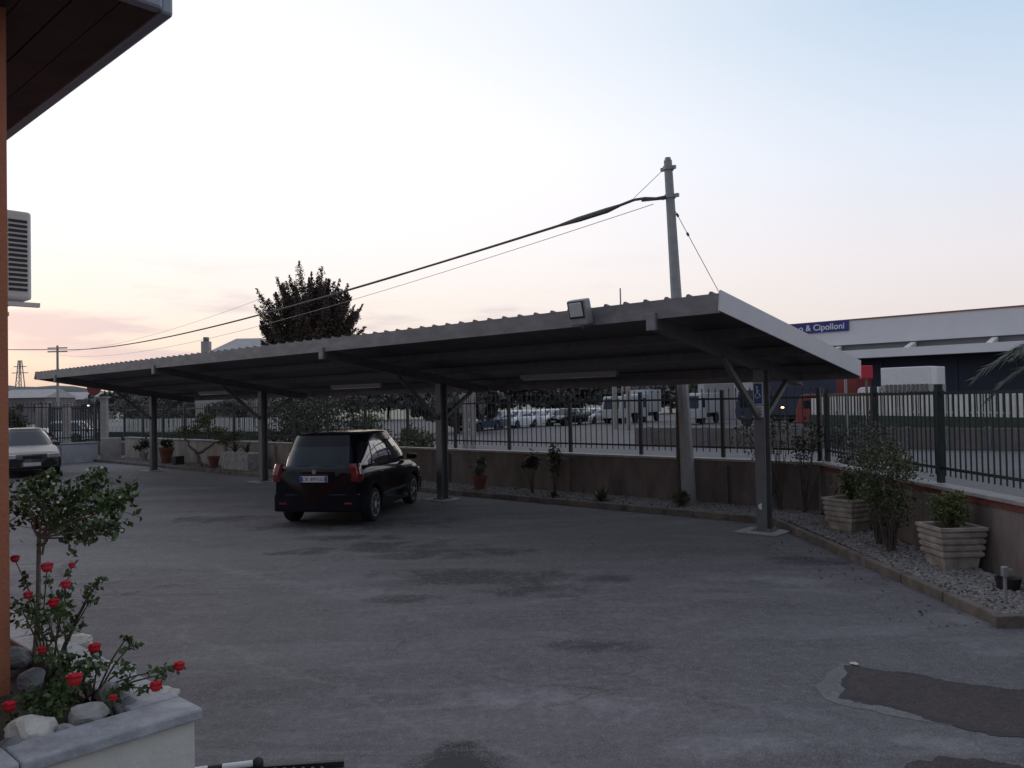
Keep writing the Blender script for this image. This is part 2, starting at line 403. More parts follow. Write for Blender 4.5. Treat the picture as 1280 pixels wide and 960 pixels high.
# irregular asphalt repairs
def wobble(poly, amp, n=7):
    out = []; n *= 2; w_ = 0
    for i in range(len(poly)):
        a = Vector(poly[i]); b = Vector(poly[(i+1) % len(poly)]); nrm_ = Vector((-(b-a).y, (b-a).x)).normalized()
        for k in range(n):
            w_ = w_*.8+R.uniform(-amp, amp)*1.1; p = a.lerp(b, k/n)+nrm_*w_*min(1, 4*k/n, 4*(n-k)/n); out.append((p.x, p.y))
    return out
gp = lambda L: [(G(x, y).x, G(x, y).y) for x, y in L]
st_sheet('asphalt_repair', wobble(gp([(1060, 834), (1130, 843), (1200, 856), (1310, 866), (1310, 912), (1240, 914), (1190, 905), (1120, 884), (1042, 868)]), .02, 9), .005, 'asphalt_repair')
st_sheet('asphalt_crack', wobble(gp([(1046, 829), (1130, 839), (1200, 853), (1310, 863), (1310, 915), (1240, 917), (1190, 908), (1120, 887), (1036, 870)]), .02, 9), .0038, 'stain')
st_sheet('asphalt_repair', wobble(gp([(1040, 826), (1062, 830), (1040, 866), (1120, 884), (1190, 906), (1110, 893), (1020, 872), (1008, 855)]), .015, 6), .0025, 'asphalt_edge')
st_sheet('asphalt_repair', wobble(gp([(1095, 962), (1130, 948), (1180, 944), (1240, 950), (1290, 962), (1300, 1000), (1100, 1000)]), .02, 6), .005, 'asphalt_repair')
st_sheet('asphalt_repair', wobble(gp([(520, 958), (535, 946), (565, 941), (590, 945), (606, 960), (600, 985), (520, 985)]), .01, 5), .006, 'stain')
MB().stones([G(1058, 829)+Z*.012], .055, .25).build('concrete_flake', 'stone_pale', label='small pale flake of concrete at the near-left end of the reddish asphalt repair', cat='stone fragment')

# ------------------------------------------------------------------ boundary walls and railings
def wall(name, a, b, inn, h, th, m, label, extra=None, brick=False):
    a = Vector(a); b = Vector(b); d = (b-a).normalized(); L = (b-a).length; out = -Vector(inn)
    t = thing(name, (a+b)/2, label, 'wall')
    MB().box((a+b)/2+out*th/2+Z*(h-.08)/2, (L/2, th/2, (h-.08)/2), (d, out, Z)).build('wall_face', m, t)
    cp = MB(); n = max(1, int(L/1.0))
    for i in range(n):
        p = a.lerp(b, (i+.003)/n); q = a.lerp(b, (i+.997)/n); cp.beam(p+out*th/2+Z*(h-.045), q+out*th/2+Z*(h-.045), th+.08, .05)
    cp.build('coping', 'coping', t, bevel=.008)
    if brick: MB().box((a+b)/2+out*th/2+Z*(h-.11), (L/2-.002, th/2+.012, .04), (d, out, Z)).build('brick_course', 'brick_red', t)
    if extra:
        pm = MB()
        for x in extra: pm.box(a+d*x+Vector(inn)*.03+Z*(h-.14)/2, (.11, .05, (h-.14)/2), (d, out, Z))
        pm.build('pilaster', m, t, bevel=.01)
    return t
wall('boundary_wall', W(14.5, 2.2), W(0, 2.2), -V, 1.0, .2, 'stucco', 'long brown rendered wall with pale coping behind the carport, nearer half under the dark railings', extra=[4.5, 8.6, 12.6])
wall('boundary_wall', W(31, 2.2), W(14.51, 2.2), -V, 1.0, .2, 'stucco_cream', 'cream rendered wall behind the leftmost carport post and the gnarled little pine', extra=[9, 12.4, 15.5])
wall('boundary_wall', FC+Vector((.03, 0, 0)), (5.66, 2.5, 0), (-1, 0, 0), 1.0, .2, 'stucco', 'beige wall with pale coping and red brick course running beside the two ribbed planters', extra=[4.0, 7.2], brick=True)
wall('boundary_wall', W(30.7, -8), W(30.7, .95), -U, .86, .2, 'wall_grey', 'low grey panelled wall beside the parked silver saloon', extra=[2.5, 5.5, 7.6])
MB().box(W(30.2, 1.3, .5), (.22, .35, .5), UV).build('gate_pier', 'coping', label='short pale pier where the grey wall meets the back wall', cat='pier', bevel=.02)

def railing(name, a, b, zb, zt, label, bay=1.955, npk=13, m='iron_dark', pr=.035, finial=True, flat=False, zoff=.1, posth=.18):
    a = Vector(a); b = Vector(b); d = (b-a).normalized(); L = (b-a).length; n = round(L/bay); side = d.cross(Z)
    t = thing(name, a.lerp(b, .5)+Z*zb, label, 'railing')
    for i in range(n+1):
        p = a+d*(i*L/n); MB().box(p+Z*(zb+zt+posth)/2, (pr, pr, (zt+posth-zb)/2), (d, side, Z)).build('post', m, t, bevel=.004)
    for i in range(n):
        x0 = i*L/n+pr; x1 = (i+1)*L/n-pr; q = MB()
        for z in (zb+.2, zt): q.box(a+d*(x0+x1)/2+Z*z, ((x1-x0)/2, .009, .02), (d, side, Z))
        for k in range(1, npk):
            p = a+d*(i*L/n+k*L/n/npk)
            top = zt+(.13 if finial else .035)
            q.box(p+Z*(zb+zoff+top)/2, (.012 if flat else .008, .0075, (top-zb-zoff)/2), (d, side, Z))
            if finial:
                w = .019; k0 = len(q.v)
                for (r_, z_) in ((.004, top), (w, top+.035), (.003, top+.10)):
                    for (cx, cy) in ((1, 0), (0, 1), (-1, 0), (0, -1)): q.v.append(tuple(p+d*r_*cx+side*r_*.5*cy+Z*z_))
                for lv in range(2):
                    for j in range(4): q.f.append((k0+lv*4+j, k0+lv*4+(j+1) % 4, k0+lv*4+4+(j+1) % 4, k0+lv*4+4+j))
        q.build('railing_panel', m, t)
    return t
railing('iron_railing', W(0, 2.3), W(31.3, 2.3), 1.0, 2.17, 'black spear topped iron railing on the back wall seen under the carport')
railing('iron_railing', FC+Vector((.13, -.12, 0)), (5.76, 3.2, 0), 1.0, 2.2, 'dark green flat topped railing on the wall above the two ribbed planters', m='iron_green', pr=.040, finial=False, npk=16, posth=.12)
railing('iron_railing', W(30.8, -8), W(30.8, .9), .86, 2.35, 'dark railing on the low grey wall behind the silver saloon', npk=13)

# ------------------------------------------------------------------ carport
SL = math.atan(.165); TF, TB = -3.15, 1.58; S0, S1 = -1.01, 24.95
def zr(t): return 3.53-.165*(t-TF)          # top of the sheet at offset t
cp = thing('carport', W(12, 0), 'long grey steel carport with sloping corrugated roof on four braced posts', 'carport')
SLV = (V*math.cos(SL)-Z*math.sin(SL)); SN = (V*math.sin(SL)+Z*math.cos(SL))
mid = lambda s, off: W(s, (TF+TB)/2)+Z*zr((TF+TB)/2)-SN*off
hw = (TB-TF)/2/math.cos(SL)
rs = MB(); rs.box(mid((S0+S1)/2, .035), ((S1-S0)/2-.01, hw-.005, .004), (U, SLV, SN))
k = S0+.12
while k < S1-.05:
    c = mid(k, .012); q = len(rs.v)
    for e in (-1, 1):
        for (x, z) in ((-.04, -.019), (-.018, .036), (.018, .036), (.04, -.019)): rs.v.append(tuple(c+SLV*(hw+.02)*e+U*x+SN*z))
    rs.f += [(q, q+1, q+5, q+4), (q+1, q+2, q+6, q+5), (q+2, q+3, q+7, q+6), (q, q+3, q+2, q+1), (q+4, q+5, q+6, q+7)]
    k += .333
rs.build('roof_sheet', 'sheet_metal', cp)
fa = MB(); fa.box(W((S0+S1)/2, TF-.012, 3.40), ((S1-S0)/2, .012, .125), UV); fa.box(W((S0+S1)/2, TF+.02, 3.28), ((S1-S0)/2-.02, .03, .005), UV)
fa.build('front_fascia', 'carport_paint', cp)
MB().box(W((S0+S1)/2, TB+.012, zr(TB)-.15), ((S1-S0)/2, .012, .13), UV).build('back_fascia', 'carport_paint', cp)
for s_, m in ((S0-.012, 'fascia_paint'), (S1+.012, 'carport_paint')):
    MB().box(mid(s_, .105), (.012, hw+.02, .135), (U, SLV, SN)).build('end_fascia', m, cp)
for i, t_ in enumerate((-2.95, -1.5, -.1, 1.42)):
    MB().box(W((S0+S1)/2, t_)+Z*(zr(t_)-.115), ((S1-S0)/2-.03, .03, .07), (U, SLV, SN)).build('purlin', 'post_paint', cp)
for s_ in (0, 7.78, 15.55, 22.98):
    rf = MB()
    def rt_(t): return zr(t)-.29
    a = W(s_, TF+.06); b = W(s_, TB-.05)
    rf.box(mid(s_, .282), (.055, hw-.05, .09), (U, SLV, SN)); rf.box(mid(s_, .375), (.08, hw-.06, .006), (U, SLV, SN))
    rf.build('rafter', 'post_paint', cp)
    MB().box(W(s_, TF-.03, 3.24), (.075, .03, .12), UV).build('bracket', 'carport_paint', cp, bevel=.01)
    po = MB(); h_ = zr(0)-.37
    po.box(W(s_, 0, h_/2), (.09, .012, h_/2), (V, U, Z)); po.box(W(s_, .09, h_/2), (.09, .010, h_/2), UV); po.box(W(s_, -.09, h_/2), (.09, .010, h_/2), UV)
    po.build('post', 'post_paint', cp)
    MB().box(W(s_, 0, .031), (.16, .16, .01), UV).build('base_plate', 'post_paint', cp)
    q = MB()
    for e1 in (-.12, .12):
        for e2 in (-.12, .12): q.lathe([(.016, 0), (.016, .022), (.006, .03)], W(s_+e1, e2, .041), 'z', 6)
    q.build('anchor_bolts', 'galv', cp)
    MB().box(W(s_, -.05, .012), (.36, .30, .012), UV).build('concrete_footing', 'concrete', cp, bevel=.008)
    MB().beam(W(s_, -.10, 1.85), W(s_, -1.25, zr(-1.25)-.41), .075, .075, U).build('brace', 'post_paint', cp)
    MB().beam(W(s_, .10, 1.85), W(s_, .95, zr(.95)-.41), .075, .075, U).build('brace', 'post_paint', cp)
# light battens under the roof
def batten(s_, t_, L, label):
    t = thing('batten_light', W(s_, t_, zr(t_)-.27), label, 'light fitting', 'light fittings under the carport roof')
    MB().box(W(s_, t_, zr(t_)-.235), (L/2, .05, .045), UV).build('light_housing', 'tube_lamp', t, bevel=.01)
    MB().tube([W(s_-L/2+.05, t_, zr(t_)-.295), W(s_+L/2-.05, t_, zr(t_)-.295)], .018).build('tube', 'lamp_clear', t)
batten(4.35, .35, 2.5, 'unlit strip light under the carport roof between the rightmost two posts')
batten(11.6, .45, 2.2, 'unlit strip light under the carport roof above the black car')
batten(19.3, .45, 2.2, 'unlit strip light under the carport roof between the two leftmost posts')

# floodlight
c = D(727, 390, 11.9); fs_ = (lambda k_, b0: (b0.x-k_*b0.y)/(k_*U.y-U.x))((727-640)/F, W(0, TF-.17)); c = W(fs_, TF-.17, 3.46)
fl = thing('floodlight', c-Z*.16, 'grey box floodlight fixed on the front edge of the carport roof', 'floodlight')
MB().box(c, (.16, .08, .185), (U, (V+Z*.25).normalized(), (Z-V*.25).normalized())).build('housing', 'galv', fl, bevel=.025)
fr_ = (U, (V+Z*.25).normalized(), (Z-V*.25).normalized())
MB().box(c-fr_[1]*.082+fr_[2]*.045, (.135, .006, .122), fr_).build('front_frame', 'dark_trim', fl)
MB().box(c-fr_[1]*.088+fr_[2]*.05, (.115, .008, .10), fr_).build('glass_front', 'lamp_clear', fl, bevel=.006)
MB().tube([W(fs_, TF-.04, 3.30), W(fs_, TF-.1, 3.24), W(fs_, TF-.16, 3.28)], .014).build('mounting_bracket', 'galv', fl)

# disabled bay sign
sp = W(0, -.13); T = thing('parking_sign', sp+Z*1.75, 'blue disabled parking sign with white text plate on the rightmost carport post', 'sign')
nrm = -V; sxv = (-U).normalized(); yv = Z
spc = W(0, -.115, 2.25)
MB().box(spc+U*(-.0)+Z*.0, (.085, .004, .18), UV).build('sign_plate', 'sign_white', T)
MB().box(spc-V*.006, (.070, .003, .165), UV).build('blue_panel', 'disabled_blue', T)
q = MB(); o_ = spc-V*.012
def pt(x, y): return o_+sxv*x+Z*y
q.tube([pt(-.01, .105), pt(-.01, .1051)+V*-.003], .017, 10)
q.tube([pt(-.01, .08), pt(-.008, .005), pt(.028, 0), pt(.045, -.06)], .008, 6)
q.tube([pt(-.01, .05), pt(.025, .045)], .007, 6)
q.tube([pt(.03*math.cos(x)-.012, -.035+.042*math.sin(x)) for x in np.linspace(2.2, 5.9, 12)], .006, 6)
q.build('wheelchair_symbol', 'sign_white', T)
MB().box(spc-Z*.29, (.085, .004, .095), UV).build('text_plate', 'sign_white', T)
q = MB()
for i in range(3): q.box(spc-V*.006-Z*(.235+i*.03), (.06-.012*(i % 2), .002, .007), UV)
for i in range(2): q.box(spc-V*.006-Z*(.335+i*.025), (.062-.015*i, .002, .006), UV)
q.build('text_lines', 'ink', T)
MB().lathe([(.05, 0), (.05, .004)], W(0, -.106, .42), 'y', 20).build('round_sticker', 'sign_white', label='small white round sticker low on the rightmost carport post', cat='sticker')

# ------------------------------------------------------------------ utility pole and cables
pb = (lambda k_: (lambda b0: W((b0.x-k_*b0.y)/(k_*U.y-U.x), 1.92))(W(0, 1.92)))((858-640)/F); ptop = D(841.5, 199, pb.y+.1)
up_ = thing('utility_pole', pb, 'tall grey tapered utility pole rising behind the right end of the carport', 'utility pole')
MB().tube([pb, pb.lerp(ptop, .5), ptop], [.155, .12, .085], 10).build('shaft', 'pole_concrete', up_, smooth=False)
MB().tube([pb+Vector((-.2, .02, 0)), pb+Vector((-.17, .02, 2.7))], .05, 8).build('side_tube', 'bark', up_)  # dark brown tube standing just beside the shaft
MB().tube([ptop, ptop+Z*.06], [.07, .06], 10).build('cap', 'galv', up_)
def onpole(z): return pb.lerp(ptop, z/ptop.z)
for z_, w_ in ((ptop.z-.16, .17), (ptop.z-.74, .2)):
    p = onpole(z_); MB().beam(p-U*-w_-Z*0, p+U*-w_*-1*0-U*w_+Z*.0, .06, .07).build('clamp_band', 'galv', up_)
    MB().tube([p-Z*.04, p+Z*.04], .115, 10).build('clamp_band', 'galv', up_)
MB().beam(onpole(ptop.z-.76), onpole(ptop.z-.76)+Vector((-.55, .2, .0)), .05, .05).build('bracket', 'galv', up_)
def sagline(a, b, S, n=60):
    return [a.lerp(b, i/n)-Z*(4*S*(i/n)*(1-i/n)) for i in range(n+1)]
ca = onpole(ptop.z-.74)+Vector((-.08, .0, 0)); mast = D(72, 437, 80.0)
cb = D(812, 246.5, 16.6)
full = sagline(cb, mast, .90, 90)
wc = thing('overhead_cable', ca, 'thick dark overhead cable running from the utility pole to the far left mast', 'cable')
start = [ca, D(826, 247, 16.4), cb, D(798, 248.5, 16.9), full[1].lerp(full[2], .3)]
path = start+full[3:]
MB().tube(path, [.030]*14+[.035]*(len(path)-14), 6).build('wire', 'cable', wc)
def fq(q_): q_ *= 90; i = int(q_); return full[i].lerp(full[i+1], q_-i)
MB().tube([start[3].lerp(start[4], .55), start[4], fq(.026), fq(.034)], [.035, .062, .062, .035], 8).build('joint_sleeve', 'cable', wc)
MB().tube([mast, D(10, 437, 92), D(-120, 430, 120)], .04, 6).build('wire', 'cable', wc)
mast2 = D(72, 441, 80.0)
MB().tube(sagline(D(822, 254, 16.4), mast2-Z*.2, 1.15, 60), .008, 5).build('thin_cable', 'cable_pale', label='thin pale cable hanging just below the thick overhead cable', cat='cable')
MB().tube(sagline(D(72, 440, 80), D(330, 372, 46), .6, 30), .009, 5).build('thin_cable', 'cable_pale', label='faint thin cable from the far left mast to the dark tree', cat='cable')
MB().tube([onpole(ptop.z-.17)-U*-.13, start[3]+Z*.04], .006, 5).build('stay_wire', 'cable', label='short stay wire from the pole top down to the cable joint', cat='wire')
gw = thing('guy_wire', Vector((5.5, 15.2, 1.0)), 'slanting guy wire from the utility pole down past the near corner of the carport roof', 'wire')
ga = onpole(ptop.z-.85); gb = Vector((5.5, 15.2, 1.0)); MB().tube([ga, gb], .007, 5).build('wire', 'cable', gw)
for q_ in (.05, .13): p = ga.lerp(gb, q_); MB().tube([p, ga.lerp(gb, q_+.012)], .025, 6).build('insulator', 'cable', gw)

# ------------------------------------------------------------------ vehicles
def interp(x, tab):
    xs = [a for a, b in tab]; ys = [b for a, b in tab]; return float(np.interp(x, xs, ys))
def car(P, label, group=None, near=False, name='parked_car', cat='car'):
    root = thing(name, (0, 0, 0), label, cat, group)
    L, Wd, zt = P['L'], P['W'], P['H']; y0, y1 = -L/2, L/2; ya, yb = P['axles']; wr = P.get('wr', .31)
    B = MB(); n = 90 if near else 34; ys = np.linspace(y0, y1, n)
    ar = wr+.07; ring = []
    for y in ys:
        e = abs(y)/(L/2); w = Wd/2*(1-.10*e**12-.03*e**2); zd = interp(y, P['deck']); zb = .21+.10*e**10
        lift = 0
        for q in (ya, yb):
            if abs(y-q) < ar: lift = max(lift, wr+math.sqrt(ar*ar-(y-q)**2))
        b0 = max(zb, lift)
        prof = [(0, zb), (.70*w, zb), (.70*w, b0), (.97*w, b0), (w, max(b0+.02, .42)), (w*1.005, max(b0+.04, .60)), (w*.995, max(b0+.05, zd-.17)), (w*.965, zd-.07), (w*.91, zd-.012), (w*.6, zd+.012), (0, zd+.022)]
        ring.append(prof)
    k = len(prof)
    for i, prof in enumerate(ring):
        e_ = max(0, (abs(ys[i])/(L/2)-.86)/.14); bw = max(p_[0] for p_ in prof)
        for sg_ in (1, -1):
            for (x, z) in prof: B.v.append((sg_*x, ys[i]+math.copysign(e_*.07*(1-(x/bw)**2), ys[i]), z))
    for i in range(n-1):
        for j in range(k-1):
            a = i*2*k+j; b = a+2*k; B.f.append((a, a+1, b+1, b)); a += k; b += k; B.f.append((a, b, b+1, a+1))
    for i, fl_ in ((0, 1), (n-1, 0)):
        a = i*2*k; f1 = tuple(a+j for j in range(k)); f2 = tuple(a+k+j for j in range(k)); B.f.append(f1 if not fl_ else tuple(reversed(f1))); B.f.append(f2 if fl_ else tuple(reversed(f2)))
    # greenhouse
    g = P['gh']  # (rear base y, front base y, rear top y, front top y, base half width, top half width, base z)
    NP = P.get('np', 5.0)
    def lev(v):
        vv = v; yr = g[0]+(g[2]-g[0])*vv**1.15; yf = g[1]+(g[3]-g[1])*vv; w = g[4]+(g[5]-g[4])*v**1.5; return yr, yf, w, g[6]+(zt-P.get('dome', .05)-g[6])*v
    def ringp(v, sc_=1, zz=None, m=72):
        yr, yf, w, z = lev(v); c = (yr+yf)/2; h = (yf-yr)/2; o = []
        for i in range(m):
            a = 2*math.pi*(i+.5)/m; ca_, sa_ = math.cos(a), math.sin(a)
            # denser at corners
            o.append((w*sc_*math.copysign(abs(ca_)**(2/NP), ca_), c+h*sc_*math.copysign(abs(sa_)**(2/NP), sa_), z if zz is None else zz))
        return o
    m_ = 72; rings = [ringp(v) for v in np.linspace(0, 1, 7)]
    dm_ = P.get('dome', .05)
    for s_, dz in ((.97, .5), (.90, .72), (.7, .9), (.35, 1), (.02, 1)): rings.append(ringp(1, s_, zt-dm_+dz*dm_))
    k0 = len(B.v)
    for r_ in rings: B.v += r_
    for i in range(len(rings)-1):
        for j in range(m_): a = k0+i*m_+j; b = k0+i*m_+(j+1) % m_; B.f.append((a, b, b+m_, a+m_))
    body = B.build('body', P['paint'], root, smooth=True)
    wn = body.modifiers.new('split', 'EDGE_SPLIT'); wn.split_angle = math.radians(38)
    def side(v, y, off):
        yr, yf, w, z = lev(v); c = (yr+yf)/2; h = (yf-yr)/2; e = min(.999, abs((y-c)/h)); return w*(1-e**NP)**(1/NP)+off, y, z
    def win(name_, fn, nu=10, nv=6):
        q = MB()
        for i in range(nu+1):
            for j in range(nv+1): q.v.append(fn(i/nu, j/nv))
        for i in range(nu):
            for j in range(nv): a = i*(nv+1)+j; q.f.append((a, a+1, a+nv+2, a+nv+1))
        return q.build(name_, 'glass_side' if name_ == 'side_window' else 'glass', root, smooth=True)
    for sg in (-1, 1):
        for (b0, b1, t0, t1) in P['side']:
            def fn(u, w_, b0=b0, b1=b1, t0=t0, t1=t1, sg=sg):
                v = .10+.76*w_; y = (b0+(t0-b0)*w_)*(1-u)+(b1+(t1-b1)*w_)*u; x, y, z = side(v, y, .007); return (x*sg, y, z)
            win('side_window', fn)
    def endw(front):
        def fn(u, w_):
            v = (.08 if front else P.get('rwv', .10))+(.78 if front else P.get('rws', .78))*w_; yr, yf, w, z = lev(v); c = (yr+yf)/2; h = (yf-yr)/2
            x = (u*2-1)*w*.86; yy = h*(1-abs(x/w)**NP)**(1/NP)+.007; return (x, c+yy if front else c-yy, z)
        win('windshield' if front else 'rear_window', fn, 14)
    endw(True); endw(False)
    # wheels
    for y in (ya, yb):
        for sg in (-1, 1):
            x = sg*(Wd/2-.115); wt = MB().lathe([(wr*.72, -.10), (wr*.95, -.10), (wr, -.075), (wr, .075), (wr*.95, .10), (wr*.72, .10)], (x, y, wr), 'x', 28 if near else 14).build('wheel', 'tyre', root, smooth=False)
            rm = MB()
            xo = x+sg*.085
            rm.lathe([(wr*.72, -.012), (wr*.72, .012)] if False else [(wr*.24, -.02), (wr*.2, .02)], (xo, y, wr), 'x', 14)
            for kk in range(7 if near else 5):
                a = 2*math.pi*kk/(7 if near else 5); d = Vector((0, math.cos(a), math.sin(a)))
                rm.beam(Vector((xo, y, wr))+d*wr*.1, Vector((xo, y, wr))+d*wr*.69, .055, .03, Vector((1, 0, 0)))
            rg = [Vector((xo, y+wr*.70*math.cos(a), wr+wr*.70*math.sin(a))) for a in np.linspace(0, 2*math.pi, 25)]
            rm.tube(rg, .018, 6)
            rm.build('rim', P.get('rim', 'rim'), wt)
    MB().bb((-Wd/2*.62, ya-.35, .24), (Wd/2*.62, yb+.35, .60)).build('underbody', 'dark_trim', root)
    # bumpers
    for sg, yy in ((-1, y0), (1, y1)):
        q = MB(); nn = 12; wbm = Wd/2*.93
        outer = [(wbm*(-1+2*i/nn), yy+sg*(.075*(1-abs(-1+2*i/nn)**3)-.02)) for i in range(nn+1)]
        q.prism(outer+[(wbm*.95, yy-sg*.2), (-wbm*.95, yy-sg*.2)], .27, .56 if sg > 0 else P.get('rb', .58))
        q.build('bumper', P.get('bump', P['paint']), root, bevel=.025)
    # lights
    hz = P['hz']; tz = P['tz']; wl = Wd/2*.80
    for sg in (-1, 1):
        MB().box((sg*wl*.84, y1+.028, hz), (.17, .045, .065), (Vector((1, -sg*.22, 0)).normalized(), Vector((sg*.22, 1, 0)).normalized(), Z)).build('headlight', 'lamp_clear', root, bevel=.025)
        q = MB(); z0_, z1_ = tz; nz_ = 6; wb_ = Wd/2; path_ = []
        for i in range(3): path_.append((wb_*(.79+.05*i), 0))
        path_ += [(wb_*.915, .012), (wb_*.94, .04)]
        for i in range(1, 3): path_.append((wb_*(.945+.008*i), .04+.045*i))
        for dd_ in (0, 1):
            for j in range(nz_):
                z = z0_+(z1_-z0_)*j/(nz_-1); f_ = float(np.interp(z, [z0_, z0_+.1, z1_-.12, z1_], [1.008, 1.012, .99, .955])) if z1_ > 1.1 else 1.006
                bul = .012*math.sin(math.pi*j/(nz_-1))
                for (x_, y_) in path_:
                    q.v.append((sg*(x_*f_+bul*.5-dd_*.05), y0-.075*(1-min(1, x_/wb_)**2)+y_-.010-bul+(.04*max(0, (z-z0_)/(z1_-z0_)-.5))+dd_*.05, z))
        npth = len(path_)
        for dd_ in (0, 1):
            for j in range(nz_-1):
                for i in range(npth-1): a_ = dd_*nz_*npth+j*npth+i; q.f.append((a_, a_+1, a_+npth+1, a_+npth))
        o2 = nz_*npth
        for i in range(npth-1): q.f.append((i, i+1, o2+i+1, o2+i)); k_ = (nz_-1)*npth+i; q.f.append((k_, k_+1, o2+k_+1, o2+k_))
        for j in range(nz_-1):
            for c_ in (0, npth-1): a_ = j*npth+c_; q.f.append((a_, a_+npth, o2+a_+npth, o2+a_))
        q.build('tail_light', 'tail_red', root, smooth=False)
    MB().box((0, y1+.075, hz-.02), (.26, .02, .045)).build('grille', 'dark_trim', root, bevel=.01)
    pz = P.get('pz', .40)
    plr = MB().box((0, y0-.085, pz), (.26, .008, .055)).build('number_plate', 'plate', root)
    plf = MB().box((0, y1+.075, .40), (.24, .008, .05)).build('number_plate', 'plate', root)
    for sg in (-1, 1):
        MB().box((sg*(g[4]+.08), g[1]-.46, g[6]+.04), (.11, .04, .055)).build('wing_mirror', P.get('mir', P['paint']), root, bevel=.025)
    return root, plr, plf

mpv, plr, _ = car(dict(L=4.24, W=1.76, H=1.69, axles=(-1.34, 1.28), wr=.315, paint='black_paint', rim='rim_mpv', deck=[(-2.12, .98), (-2.04, 1.09), (-1.2, 1.07), (0.4, 1.02), (1.2, .98), (1.75, .86), (2.05, .72), (2.12, .62)],
    np=4.2, dome=.11, gh=(-2.11, 1.42, -1.80, .50, .84, .70, 1.03), side=[(-1.88, -1.42, -1.62, -1.32), (-1.36, -.42, -1.26, -.45), (-.34, .85, -.37, .38)], hz=.68, tz=(.82, 1.14), pz=.87, rb=.60, wheelc=True, rwv=.12, rws=.62), 'black people carrier parked under the carport with its rear to the viewer', near=True)
MB().box((-.235, -2.215, .87), (.02, .003, .05)).build('country_band', 'plate_blue', plr)
MB().box((.235, -2.215, .87), (.02, .003, .05)).build('country_band', 'plate_blue', plr)
text_mesh('plate_text', 'CK 897GD', .095, frameM((0, -2.217, .836), (1, 0, 0), (0, 0, 1)), 'ink', plr, .001, 'CENTER')
MB().lathe([(.04, 0), (.04, .008)], (0, -2.20, 1.00), 'y', 16).build('badge', 'rim', mpv)
MB().box((0, -2.195, .945), (.28, .012, .012)).build('handle_trim', 'dark_trim', mpv, bevel=.004)
MB().tube([(.02, -2.05, 1.13), (.2, -2.05, 1.145), (.42, -2.02, 1.19)], .008, 6).build('rear_wiper', 'dark_trim', mpv)
MB().box((0, -1.70, 1.60), (.16, .02, .015)).build('brake_light', 'tail_red', mpv, bevel=.004)
for sg in (-1, 1):
    MB().box((sg*.62, -2.10, .42), (.07, .06, .02)).build('fog_light', 'tail_red', mpv, bevel=.01)
    for yy in (-.95, .2): MB().box((sg*.868, yy, .90), (.012, .09, .014)).build('door_handle', 'black_paint', mpv, bevel=.005)
    MB().box((sg*.876, -.15, .47), (.008, .75, .03)).build('side_moulding', 'dark_trim', mpv, bevel=.004)
mpv.location = (-3.27, 16.95, 0); mpv.rotation_euler = (0, 0, math.radians(-9))

SED = dict(L=4.5, W=1.74, H=1.44, axles=(-1.35, 1.35), wr=.31, deck=[(-2.25, .72), (-2.15, .92), (-1.5, .95), (.8, .93), (1.3, .88), (2.0, .74), (2.2, .66), (2.25, .58)],
    np=4, gh=(-1.65, 1.15, -.95, .30, .78, .52, .90), side=[(-1.35, -.45, -.85, -.42), (-.36, .75, -.34, .30)], hz=.635, tz=(.66, .86), pz=.45)
HAT = dict(L=4.0, W=1.7, H=1.48, axles=(-1.25, 1.22), wr=.30, deck=[(-2.0, .85), (-1.93, .95), (.7, .95), (1.2, .9), (1.7, .78), (2.0, .62)],
    gh=(-1.92, 1.2, -1.5, .35, .76, .58, .90), side=[(-1.6, -.55, -1.3, -.5), (-.45, .75, -.45, .28)], hz=.64, tz=(.72, .98), pz=.45)
sed, _, _ = car(dict(SED, paint='silver_paint', bump='dark_trim'), 'silver saloon with bumper darkened for shade facing the viewer at the left edge', near=True)  # near-black bumper puts the shade below the headlights into the colour
sed.location = (-17.35, 29.0, 0); sed.rotation_euler = (0, 0, math.radians(180+36)); sed.scale = (1.06, 1.06, 1.12)

FARCARS = [(598, 538, 'blue_paint', SED, 150, 'dark blue saloon at the left end of the distant row of cars'),
    (621, 536, 'grey_paint', HAT, 150, 'grey hatchback second from the left in the distant row'),
    (645, 534.5, 'white_paint', HAT, 148, 'white hatchback left of the two adjoining white cars in the distant row'),
    (667, 533, 'white_paint', SED, 148, 'white saloon in the middle of the white cars in the distant row'),
    (684, 532, 'white_paint', HAT, 146, 'white hatchback just left of the black cars in the distant row'),
    (706, 531.5, 'black_paint', HAT, 146, 'black hatchback in the distant row, nearer the white cars'),
    (724, 530, 'black_paint', SED, 146, 'black saloon in the distant row between black and white cars'),
    (741, 529, 'white_paint', SED, 146, 'white saloon right of the black cars in the distant row'),
    (757, 528, 'silver_paint', HAT, 146, 'silver hatchback at the right end of the distant row of cars')]
for (px, py, pa, typ, rz, lb) in FARCARS:
    c_, _, _ = car(dict(typ, paint=pa), lb, 'cars parked in the distant lot')
    c_.location = G(px, py); c_.location.z = 0; c_.rotation_euler = (0, 0, math.radians(rz))
for (x, y, z, pa, rz, lb) in ((-30.5, 55, 0, 'white_paint', 100, 'white car glimpsed through the railings beyond the grey wall'),
                              (-19.8, 33.6, 0, 'grey_paint', 205, 'dark grey car mostly hidden behind the silver saloon'),):
    c_, _, _ = car(dict(HAT, paint=pa), lb); c_.location = (x, y, z); c_.rotation_euler = (0, 0, math.radians(rz))

